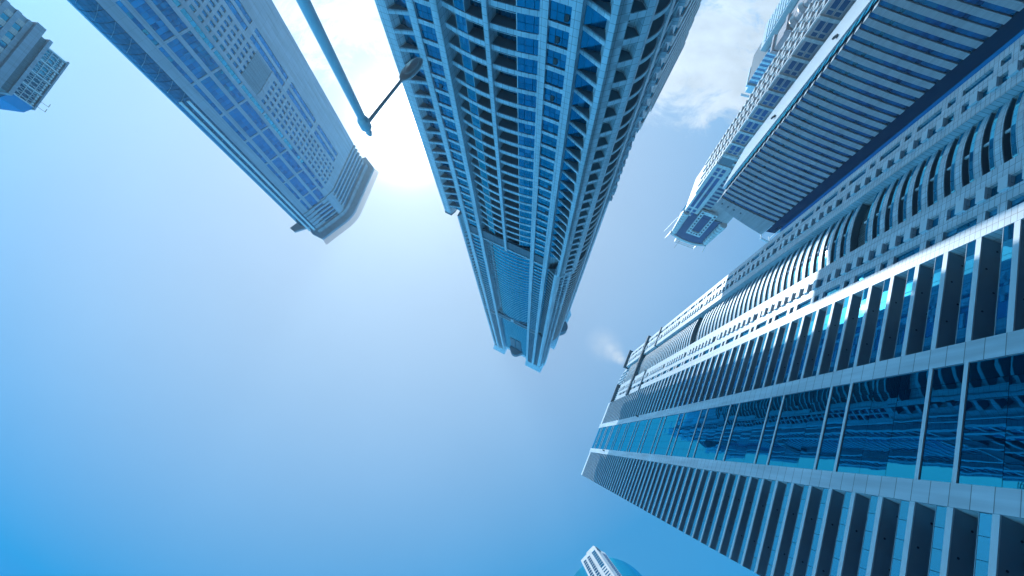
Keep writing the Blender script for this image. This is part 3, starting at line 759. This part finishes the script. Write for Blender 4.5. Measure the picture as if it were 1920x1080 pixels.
    glf = [(p[0]+(q[0]-p[0])*t, p[1]+(q[1]-p[1])*t) for p, q in zip(gl[:-1], gl[1:]) for t in (0, .5)]+[gl[-1]]
    gg = B.item('curtain_wall')
    for z in frange(2, H-8, 3.6): poly_panes(gg, glf, z+.05, z+3.5, 'glass_lc', .15, .06, 2)
    gg2 = B.item('wall'); gg2.prism([(-.05, -.6), (-2.0, -1.8), (-4.0, -3.8), (-5.3, -6.4), (-6, -9.5), (-5, -30), (-.05, -33)], -1.6, H-8, 'frame')
    for z in frange(20, H-10, 5.4):
        h = B.item('sun_fin')
        k = 0.0 if z < 120 else 0.3
        h.hull([(-.2, -.2, z), (-2.4, -1.2, z+2.2), (-2.5, -1.05, z+2.2), (-.25, .0, z)], [(-.2, -.2, z+.16), (-2.4, -1.2, z+2.36), (-2.5, -1.05, z+2.36), (-.25, .0, z+.16)], 'louver_blue')
        h.hull([(-2.4, -1.2, z+2.2), (-4.6, -3.4, z+4.4), (-4.7, -3.25, z+4.4), (-2.5, -1.05, z+2.2)], [(-2.4, -1.2, z+2.36), (-4.6, -3.4, z+4.56), (-4.7, -3.25, z+4.56), (-2.5, -1.05, z+2.36)], 'louver_blue')
    h = B.item('curtain_rail'); 
    for (x, o) in ((-1.2, -.75), (-3.5, -2.3)): h.prism([(x-.5, o-.3), (x+.4, o+.2), (x+.2, o+.5), (x-.7, o)], 115, H-2, 'white')
    h = B.item('roof_wing'); h.prism([(-1.2, -1), (-10.5, -5.0), (-11, -9), (-2, -9)], H-6, H-4.8, 'beige')
    B.done()
build_left()

# ------------------------------------------------------------------ far-left tower with lattice crown
def build_far_left():
    H = 117.0; k = 220/2.05
    th = rad(-80.0); ox, oy = -1.5606*H*1.02, -.9939*H*1.02
    B = Bld('office_tower', 'hazy square-windowed tower at the far left with a steel lattice lantern on top', 'skyscraper', (ox, oy), th, 1)
    # local x along the face towards the image top, +y towards the camera side
    g = B.item('wall'); Wd = 24.0
    g.box(-2, Wd+3, -30, -.4, -1.6, H-9, 'beige')
    cols = 6
    for j, z in enumerate(frange(40, H-13, 3.7)):
        s_ = B.item('spandrel'); s_.box(-2, Wd+3, -.4, .15, z, z+1.5, 'beige')
        for i in range(cols):
            x = -1+i*4.3
            w = B.item('window'); w.box(x, x+2.2, -.42, -.25, z+1.5, z+3.7, 'glass_l')
            q = B.item('pilaster'); q.box(x+2.2, x+4.3, -.4, .05, z+1.5, z+3.7, 'cream')
    B.item('cornice').box(-2.6, Wd+3.8, -30, 1.3, H-12.5, H-9.5, 'beige')
    B.item('wall').box(-.8, Wd+1, -28, .1, H-9.5, H-7, 'grey')
    B.item('cornice').box(-1.2, Wd+1.8, -28, .9, H-7, H-5.8, 'beige')
    g = B.item('lantern')
    g.box(.6, Wd-.6, -24, -.8, H-5.8, H+1.2, 'glass_l')
    for i in range(4):
        x = i*(Wd-1)/4.0
        g.box(x, x+.45, -.8, .0, H-5.8, H+1.4, 'white')
        for j in range(3):
            for (a, b) in ((0, 1), (1, 0)):
                x0, z0 = x+.5+j*1.7, H-5.6
                za, zb = (z0, z0+6.6) if a == 0 else (z0+6.6, z0)
                g.extr([(x0, za), (x0+1.7, zb), (x0+1.85, zb), (x0+.15, za)], -.55, -.35, 'white')
        for j in range(4): g.box(x+.8+j*1.2, x+1.6+j*1.2, -.75, -.15, H+.2, H+.9, 'white')
    g.box(Wd-1, Wd-.55, -.8, 0, H-5.8, H+1.4, 'white'); g.box(-.6, Wd, -24, .2, H+1.4, H+2.0, 'beige')
    for z in (H-3.5, H-1.2): g.box(0, Wd-1, -.5, -.3, z, z+.15, 'white')
    g.prism([(0, 0), (-2.5, -3), (-2.5, -24), (0.5, -24)], H-5.8, H+1.6, 'glass_l')
    q = B.item('antenna')
    for x in (1.0, 3.4): q.cyl(x, .6, .07, H+1, H+4.5, 'dark', 6); q.box(x-.07, x+1.4, .55, .65, H+4.3, H+4.45, 'dark')
    # taller shoulder behind
    g = B.item('wall'); g.box(Wd-4, Wd+10, -40, -3.5, -1.6, H-20, 'beige')
    B.done()
build_far_left()

# ------------------------------------------------------------------ tower with curved grey bands
def build_banded():
    S = 94.1; H = 194.0
    P = [(1.1154*S, -1.2834*S), (1.1658*S, -1.2468*S), (1.2284*S, -1.2053*S), (1.3025*S, -1.1593*S), (1.3758*S, -1.1181*S)]
    B = Bld('banded_tower', 'tower with curved grey stone bands, a dark glass edge and a bright flat flank', 'skyscraper', P[2], 0.0, 1)
    cx, cy = P[2]
    # smooth curve through the plan points
    pl = []
    for i in range(25):
        t = i/24.0*(len(P)-1); k = min(len(P)-2, int(t)); u = t-k
        p0 = P[max(0, k-1)]; p1 = P[k]; p2 = P[k+1]; p3 = P[min(len(P)-1, k+2)]
        pl.append(tuple(0.5*((2*p1[c])+(-p0[c]+p2[c])*u+(2*p0[c]-5*p1[c]+4*p2[c]-p3[c])*u*u+(-p0[c]+3*p1[c]-3*p2[c]+p3[c])*u**3)-(cx, cy)[c] for c in (0, 1)))
    def push(pl_, d):           # towards the camera
        out = []
        for i, p in enumerate(pl_):
            a = pl_[max(0, i-1)]; b = pl_[min(len(pl_)-1, i+1)]
            L = math.hypot(b[0]-a[0], b[1]-a[1]); out.append((p[0]-(b[1]-a[1])/L*d, p[1]+(b[0]-a[0])/L*d))
        return out
    a0, e0 = pl[0], pl[-1]
    fd = (.5446, -.8387)
    back = [(e0[0]+22, e0[1]-30), (a0[0]+fd[0]*46, a0[1]+fd[1]*46)]
    inner = push(pl, -0.9)
    ztop = lambda i: H+7.0*i/24.0
    g = B.item('wall')
    core = [(a0[0]+.9, a0[1]-.4)]+inner[1:]+back
    g.prism(core, -1.6, H-1, 'frame')
    f = 3.6; z0 = 22.0
    for z in frange(z0, H-7, f):
        b = B.item('spandrel'); b.band(pl, push(pl, -.9), z, z+1.95, 'band')
        # return on the flank
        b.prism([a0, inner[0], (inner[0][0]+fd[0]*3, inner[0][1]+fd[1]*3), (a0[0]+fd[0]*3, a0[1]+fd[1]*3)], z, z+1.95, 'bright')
        w = B.item('window'); poly_panes(w, push(pl, -.55), z+1.99, z+f-.04, 'glass_b', .2, .06)
        t = B.item('side_window'); q0 = (a0[0]+fd[0]*4, a0[1]+fd[1]*4)
        t.prism([(q0[0]-.5, q0[1]-.3), (q0[0]+1.5, q0[1]-.3), (q0[0]+1.5+fd[0]*7, q0[1]+fd[1]*7), (q0[0]-.5+fd[0]*7, q0[1]+fd[1]*7)], z+.4, z+2.4, 'glass_b')
    # tilted parapet
    n = len(pl); g = B.item('parapet')
    for i in range(n-1):
        A_, C_ = push(pl, .12)[i], push(pl, .12)[i+1]; A2, C2 = push(pl, -1.5)[i], push(pl, -1.5)[i+1]
        g.hull([(*A_, H-5.8), (*C_, H-5.8), (*C2, H-5.8), (*A2, H-5.8)], [(*A_, ztop(i)), (*C_, ztop(i+1)), (*C2, ztop(i+1)), (*A2, ztop(i))], 'band')
    for i in (3, 6, 9, 12):
        q = push(pl, .14)[i]; g.cyl(q[0], q[1]-.1, .35, H-2.5, H-1.6, 'dark', 8)
    # flank: window strip then smooth bright cladding
    g = B.item('flank_panel')
    A1 = (a0[0]+fd[0]*13, a0[1]+fd[1]*13); A3 = (a0[0]+fd[0]*46, a0[1]+fd[1]*46)
    nn = (-.8387, -.5446)
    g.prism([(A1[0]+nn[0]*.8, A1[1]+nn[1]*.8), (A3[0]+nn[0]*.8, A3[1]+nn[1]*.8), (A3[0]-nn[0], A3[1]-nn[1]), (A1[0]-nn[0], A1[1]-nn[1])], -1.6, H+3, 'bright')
    # vents on the bright cladding
    v = B.item('vent')
    for z in (112, 152): 
        q = (A1[0]+fd[0]*9+nn[0]*.8, A1[1]+fd[1]*9+nn[1]*.8); v.prism([(q[0]-.8, q[1]), (q[0]+1, q[1]-1.4), (q[0]+.6, q[1]-2), (q[0]-1.2, q[1]-.6)], z, z+1.1, 'dark')
    # dark glass edge and the bluer facet beside it
    d1 = (e0[0]+4.9, e0[1]+1.3); d2 = (d1[0]+9, d1[1]-2.5); d3 = (d2[0]+14, d2[1]-9)
    for (p, q, m) in ((e0, d1, 'glass_d'), (d1, d2, 'glass_e'), (d2, d3, 'glass_e')):
        for z in frange(10, H-2, f*2):
            w = B.item('glass_facet'); L = math.hypot(q[0]-p[0], q[1]-p[1]); u = ((q[0]-p[0])/L, (q[1]-p[1])/L)
            w.prism([p, q, (q[0]+u[1]*.3, q[1]-u[0]*.3), (p[0]+u[1]*.3, p[1]-u[0]*.3)], z+.04, z+2*f-.04, m)
    g = B.item('wall'); g.prism([(e0[0]+.1, e0[1]-.6), (d1[0]-.1, d1[1]-.6), (d2[0], d2[1]-.6), (d3[0], d3[1]-.6), (d3[0], d3[1]-20), (e0[0]+4, e0[1]-24)], -1.6, H-3, 'frame')
    # open canopy ring at the roof edge
    g = B.item('roof_canopy')
    ring = [e0, (d1[0]-1, d1[1]+.9), (d1[0]+4, d1[1]+1.2), (d2[0], d2[1]+.6), (d3[0]-3, d3[1]+1)]
    g.band([(x, o+1.6) for x, o in ring], [(x, o+1.1) for x, o in ring], H+8, H+9.2, 'white')
    for p in ring:
        g.box(p[0]-.15, p[0]+.15, p[1]-1.5, p[1]+1.3, H+7.2, H+7.9, 'white'); g.box(p[0]-.2, p[0]+.2, p[1]-.3, p[1]+.1, H-3, H+8, 'white')
    B.done()
build_banded()

# ------------------------------------------------------------------ ornate tower between
def build_ornate():
    th = rad(24.0); ox, oy = 105.0*1.31, -140.0*1.31
    B = Bld('ornate_tower', 'ornate stone tower with pink window bays, white ledges and a ribbed blue crown', 'skyscraper', (ox, oy), th, 1)
    H = 232.0; Wd = 27.0
    g = B.item('wall')
    g.box(0, Wd, -26, -.5, -1.6, H, 'pink'); 
    # front bays: two tall and two small windows between ledges
    P = 8.1
    for z in frange(30, 176, P):
        l = B.item('ledge'); l.box(-.5, 6.6, -1.5, .9, z, z+1.25, 'cream')
        g2 = B.item('bay')
        g2.box(0, 6.2, -.5, 0, z+1.25, z+P, 'pink')
        for (x0, x1) in ((.9, 2.7), (3.5, 5.3)):
            for (za, zb) in ((z+1.9, z+5.5), (z+6.1, z+7.6)):
                w = B.item('window'); w.box(x0-.15, x1+.15, 0.0, .12, za-.15, zb+.15, 'cream'); w.box(x0, x1, .12, .16, za, zb, 'glass_b')
        for j in range(2):
            l = B.item('side_balcony'); l.box(6.6, 8.2, -1, .7, z+1+j*4.0, z+2.6+j*4.0, 'cream')
    g = B.item('wall'); g.box(6.6, Wd, -.5, .0, -1.6, 178, 'cream')
    # left flank: ribs and balconies edge-on
    for z in frange(28, 206, 4.05):
        b = B.item('side_balcony')
        for j in range(4):
            d = 1.5+j*5.6; b.box(-.9-(j % 2)*.4, 0, -d-3.4, -d, z, z+1.3, 'cream'); b.box(-.35, 0, -d-3.0, -d-.4, z+1.3, z+4.0, 'glass_b')
    for j in range(5): B.item('pilaster').box(-.7, 0, -j*5.6-1.5, -j*5.6-.1, -1.6, 214, 'cream')
    # upper storeys
    B.item('louver_panel').box(-.3, 6.6, -1, .7, 178, 184, 'grey')
    B.item('cornice').box(-.8, 7.2, -2, 1.2, 184, 186, 'cream'); B.item('cornice').box(-.8, 7.2, -2, 1.2, 176.4, 178, 'cream')
    g = B.item('wall'); g.box(0, 8.0, -.5, .3, 186, 236, 'cream'); g.box(8, 13, -.5, .05, 178, 236, 'band')
    for (x0, x1) in ((1.2, 3.0), (4.2, 6.0)):
        for (za, zb) in ((187.5, 190), (191, 193.5), (195, 226), (228, 230.5), (231.5, 234)):
            w = B.item('window'); w.box(x0-.2, x1+.2, .3, .42, za-.2, zb+.2, 'pink'); panes(w, x0, x1, .42, .48, za, zb, 1, max(1, int((zb-za)/3)), 'glass_b', .06)
    for z in frange(188, 234, 3.6):
        w = B.item('window'); w.box(8.4, 12.6, .05, .12, z, z+1.8, 'glass_b')
    # crown: blue glass drum carrying a square framed window, rolled ribs each side
    g = B.item('crown')
    fr = arc(3.0, Wd-3.0, -.4, 1.6, 12)
    g.prism(fr+[(Wd-3, -20), (3, -20)], 232, 262, 'glass_e')
    for sgn in (0, 1):
        for i in range(8):
            z = 233+i*3.3; x = 1.6+i*.12 if sgn == 0 else Wd-1.6-i*.12
            r = B.item('rib'); r.cyl(x, .2, 2.3-(i*.08), z, z+2.3, 'cream', 14, 2.5-(i*.08)); r.cyl(x, .2, 1.7, z+2.3, z+3.3, 'band', 12)
    q = B.item('window_frame')
    for (x0, x1, z0, z1) in ((8.8, 10.8, 224, 252), (16.2, 18.2, 224, 252), (10.8, 16.2, 248, 252), (10.8, 16.2, 224, 227)):
        q.box(x0, x1, 1.2, 2.4, z0, z1, 'cream')
    for i in range(8):
        for x in (9.3, 16.7): q.box(x, x+1.0, 2.4, 2.44, 225+i*3.3, 226.8+i*3.3, 'glass_d')
    for i in range(3): q.box(11.3+i*1.7, 12.3+i*1.7, 2.4, 2.44, 249, 250.6, 'glass_d')
    w = B.item('window'); w.box(10.8, 16.2, 1.2, 1.5, 227, 248, 'glass_b')
    c = B.item('roof'); tp = arc(.5, Wd-.5, -.6, 2.2, 12)
    c.band(tp, off(tp, -1.4), 262, 264.2, 'cream'); c.prism(fr+[(Wd-3, -20), (3, -20)], 262.02, 263, 'band')
    for x in (1.0, Wd-1.0): c.hull([(x-.4, -.8, 262), (x+.4, -.8, 262), (x+.4, .6, 262), (x-.4, .6, 262)], [(x-.2+(x-Wd/2)*.1, .6, 270), (x+.2+(x-Wd/2)*.1, .6, 270), (x+.2+(x-Wd/2)*.1, 1, 270), (x-.2+(x-Wd/2)*.1, 1, 270)], 'cream')
    for i in range(3): c.box(6, Wd-6, .4+i*.8, .7+i*.8, 266+i*.8, 266.4+i*.8, 'cream')
    for x in (6.2, Wd-6.6): c.box(x, x+.4, 0.3, 2.6, 264.2, 268.6, 'cream')
    a = B.item('antenna'); a.cyl(9, 2.0, .1, 264, 276, 'dark', 6)
    a = B.item('antenna'); a.hull([(-1.2, .5, 240), (-.9, .5, 240), (-.9, .8, 240), (-1.2, .8, 240)], [(-3.6, .5, 262), (-3.3, .5, 262), (-3.3, .8, 262), (-3.6, .8, 262)], 'cream')
    B.done(); B.root.scale = (1.31,)*3
build_ornate()

# ------------------------------------------------------------------ far blue tower and pink turret
def build_far_blue():
    th = rad(20.0); ox, oy = 186.0*1.26, -276.0*1.26
    B = Bld('blue_tower', 'distant blue tower with alternating window bands, stepped at its top', 'skyscraper', (ox, oy), th, 1)
    g = B.item('wall'); g.box(0, 34, -34, -.5, -1.6, 262, 'frame')
    g.box(-4.2, 0, -34, -5, -1.6, 236, 'cream')
    f = 4.0
    for z in frange(60, 258, f):
        for k, (x0, x1) in enumerate(((0, 6.5), (6.5, 13), (13, 34))):
            o = -.02*k+ (0.3 if k == 1 else 0)
            b = B.item('spandrel'); b.box(x0, x1, -.5, o, z+(k % 2)*1.6, z+(k % 2)*1.6+1.9, 'stone')
            w = B.item('window'); w.box(x0, x1, -.5, o-.2, z+(k % 2)*1.6+1.92, z+(k % 2)*1.6+f-.02, 'glass_cu')
        if z < 232: B.item('fin').box(-4.9, -4.2, -30, -7, z, z+2.0, 'stone')
    B.item('parapet').box(-.4, 20, -20, .5, 262, 264, 'stone'); B.item('parapet').box(2, 16, -16, -.5, 264, 270, 'stone'); B.item('parapet').box(-.2, 10, -1, 1.2, 272, 272.7, 'stone')
    B.done(); B.root.scale = (1.26,)*3
build_far_blue()
def build_turret():
    ox, oy = 126.0*1.38, -184.0*1.38
    th = rad(20.0)
    B = Bld('turret_tower', 'slim pink stone turret with stacked rounded balconies and a square cap', 'tower', (ox, oy), th, 1)
    H = 156.0
    g = B.item('wall'); g.cyl(4.5, -4.5, 3.4, -1.6, H-12, 'pink', 20)
    g.box(1, 10, -12, -5, -1.6, H-4, 'pink')
    for i, z in enumerate(frange(30, H-14, 6.4)):
        b = B.item('balcony'); b.cyl(4.5, -4.0, 3.5, z, z+1.6, 'pink', 20, 4.7); b.cyl(4.5, -4.0, 4.7, z+1.6, z+2.6, 'pink', 20, 4.4)
    B.item('cap').box(.2, 9.2, -10, .2, H-12, H-3, 'pink'); B.item('cornice').box(-.8, 10, -11, 1.0, H-3, H-1.4, 'pink'); B.item('cornice').box(-.3, 9.6, -11, .6, H-14, H-12, 'pink')
    B.done(); B.root.scale = (1.38,)*3
build_turret()

# ------------------------------------------------------------------ tower at the bottom edge
def build_bottom():
    H = 262.0; k = 0.262*1000
    cx, cy = 0.166*H, 0.300*H
    B = Bld('glass_tower', 'round blue glass tower with a white stone front at the lower edge', 'skyscraper', (cx, cy), rad(-29.0), -1)
    r = .086*H
    g = B.item('wall'); g.cyl(0, 0, r-.5, -1.6, H*.955, 'frame', 48)
    n = 60
    for z in frange(120, H*.95, 3.6):
        w = B.item('curtain_wall')
        ring = [(r*math.cos(2*math.pi*i/n), r*math.sin(2*math.pi*i/n)) for i in range(n+1)]
        for a, b in zip(ring[:-1], ring[1:]):
            w.prism([a, b, (b[0]*.985, b[1]*.985), (a[0]*.985, a[1]*.985)], z+.06, z+3.5, 'glass_cu')
        if (z-120) % 7.2 < .1: B.item('spandrel').cyl(0, 0, r+.08, z-.12, z+.06, 'white', 60)
    B.item('roof').cyl(0, 0, r-.6, H*.955, H*.957, 'grey', 48)
    # white front slab standing proud of the glass
    g = B.item('wall')
    KP = [(-1.8, 6), (-1.8, 22.6), (4.4, 24.0), (8.2, 24.8), (9.5, 22), (11.5, 19.5), (12, 6)]
    g.prism(KP, -1.6, H-3, 'cream')
    g.prism([(2.6, 8), (2.6, 22.9), (8.0, 24.0), (9.2, 21.6), (9.2, 8)], H-3, H+2, 'cream'); g.prism([(4.5, 9), (4.5, 21), (8.2, 22), (8.2, 9)], H+2, H+5, 'pink')
    def pan(p, q, a, b, z0, z1, m, kind, t=.12):
        L = math.hypot(q[0]-p[0], q[1]-p[1]); ux_, uo_ = (q[0]-p[0])/L, (q[1]-p[1])/L
        nx_, no_ = -uo_, ux_
        if nx_*(p[0]-6)+no_*(p[1]-12) < 0: nx_, no_ = -nx_, -no_
        A_ = (p[0]+(q[0]-p[0])*a, p[1]+(q[1]-p[1])*a); C_ = (p[0]+(q[0]-p[0])*b, p[1]+(q[1]-p[1])*b)
        B.item(kind).prism([A_, C_, (C_[0]+nx_*t, C_[1]+no_*t), (A_[0]+nx_*t, A_[1]+no_*t)], z0, z1, m)
    for z in frange(150, H-10, 3.6):
        pan(KP[1], KP[2], .15, .42, z, z+2.3, 'glass_d', 'window'); pan(KP[1], KP[2], .58, .85, z, z+2.3, 'glass_d', 'window')
        pan(KP[2], KP[3], .2, .75, z, z+1.2 if z < H-40 else z+2.6, 'glass_b', 'window')
        for a in (.12, .4, .68): pan(KP[5], KP[6], a, a+.16, z, z+1.7, 'glass_d', 'window')
        pan(KP[4], KP[5], .15, .85, z, z+1.9, 'glass_d', 'window')
    for z in (H-9, H-6): pan(KP[3], KP[4], .1, .9, z, z+1.2, 'louver_blue', 'ledge', .5)
    q = B.item('roof_unit'); q.box(-14, -8, 4, 12, H*.957, H*.957+3, 'grey'); q.cyl(14, 8, .8, H*.957, H*.957+2.4, 'white', 12)
    B.done()
build_bottom()

# ------------------------------------------------------------------ street lamp
def build_lamp():
    az = rad(-117.8); Dp = 9.0
    px, py = Dp*math.cos(az), Dp*math.sin(az)
    root = D.objects.new('street_lamp', None); COL.objects.link(root); root.location = (px, py, 0)
    root['label'] = 'tall grey steel street lamp with one arm and an oval lamp head'; root['category'] = 'street lamp'
    h = 8.75
    g = G(); n = 24; prof = [(-1.6, .28), (-1.2, .28), (-1.1, .17), (0, .16), (h-.25, .105)]
    for (a, b) in zip(prof[:-1], prof[1:]): g.cyl(0, 0, a[1], a[0], b[0], 'pole', n, b[1])
    o = g.obj('pole', root); [setattr(p, 'use_smooth', False) for p in o.data.polygons]
    g = G(); g.cyl(0, 0, .10, h-.35, h-.2, 'pole', 20, .155); g.cyl(0, 0, .155, h-.2, h+.05, 'pole', 20, .15); g.cyl(0, 0, .15, h+.05, h+.18, 'pole', 20, .07); g.cyl(0, 0, .06, h+.18, h+.24, 'pole', 12, .09); g.cyl(0, 0, .09, h+.24, h+.36, 'pole', 12, .05)
    g.obj('pole_cap', root)
    # arm: follow the picture's direction at nearly constant height
    def P(q, hh): return Vector((q[0]*hh-px, q[1]*hh-py, hh))
    A = Vector((0, 0, h-.02)); Bp = P((-.3871, -1.0927), h+.12); Cp = P((-.334, -1.1885), h+.22)
    def tube(g, a, b, r0, r1, m, n=14):
        d = (b-a).normalized(); u = d.cross(Vector((0, 0, 1))).normalized(); v = d.cross(u)
        ring = lambda c, r: [tuple(c+u*(r*math.cos(2*math.pi*i/n))+v*(r*math.sin(2*math.pi*i/n))) for i in range(n)]
        k = g.mi(m); b0 = len(g.v); R0, R1 = ring(a, r0), ring(b, r1)
        g.v += [(x, y, z+1.6) for x, y, z in R0+R1]
        g.f.append(tuple(b0+i for i in range(n))); g.f.append(tuple(b0+n+i for i in range(n-1, -1, -1)))
        for i in range(n): j = (i+1) % n; g.f.append((b0+j, b0+i, b0+n+i, b0+n+j))
        g.m += [k]*(n+2)
    g = G(); tube(g, A, Bp, .052, .044, 'pole'); g.obj('arm', root)
    # oval head: stacked ellipses along the arm, flat lens below
    d = (Cp-Bp); L = d.length; d.normalize(); u = d.cross(Vector((0, 0, 1))).normalized(); v = Vector((0, 0, 1))
    g = G(); rings = []; ns = 14; n = 20
    for i in range(ns+1):
        t = i/ns; w = .23*math.sqrt(max(.02, 1-(2*(t*.94+.04)-1.05)**2)); hh = .13*math.sqrt(max(.02, 1-(2*(t*.94+.03)-1)**2))
        c = Bp+d*(L*t)
        rings.append([c+u*(w*math.cos(2*math.pi*j/n))+v*((hh if math.sin(2*math.pi*j/n) > 0 else hh*.45)*math.sin(2*math.pi*j/n)) for j in range(n)])
    k = g.mi('pole'); b0 = 0
    for R_ in rings: g.v += [(x, y, z+1.6) for x, y, z in R_]
    for i in range(ns):
        for j in range(n): jj = (j+1) % n; g.f.append((i*n+j, i*n+jj, (i+1)*n+jj, (i+1)*n+j)); g.m.append(k)
    g.f.append(tuple(range(n-1, -1, -1))); g.f.append(tuple(ns*n+j for j in range(n))); g.m += [k, k]
    head = g.obj('lamp_head', root)
    g = G(); k = g.mi('lens'); cc = Bp+d*(L*.56)-v*.052
    top = [cc+d*(.36*L*math.cos(2*math.pi*j/24))+u*(.155*math.sin(2*math.pi*j/24))+v*.03 for j in range(24)]
    bot = [cc+d*(.33*L*math.cos(2*math.pi*j/24))+u*(.14*math.sin(2*math.pi*j/24))-v*.03 for j in range(24)]
    g.v = [(x, y, z+1.6) for x, y, z in top+bot]; g.f = [tuple(range(23, -1, -1)), tuple(24+j for j in range(24))]+[(j, (j+1) % 24, 24+(j+1) % 24, 24+j) for j in range(24)]; g.m = [k]*26
    lens = g.obj('lens', head)
    for ob in (o, head, lens):
        for p in ob.data.polygons: p.use_smooth = True
build_lamp()
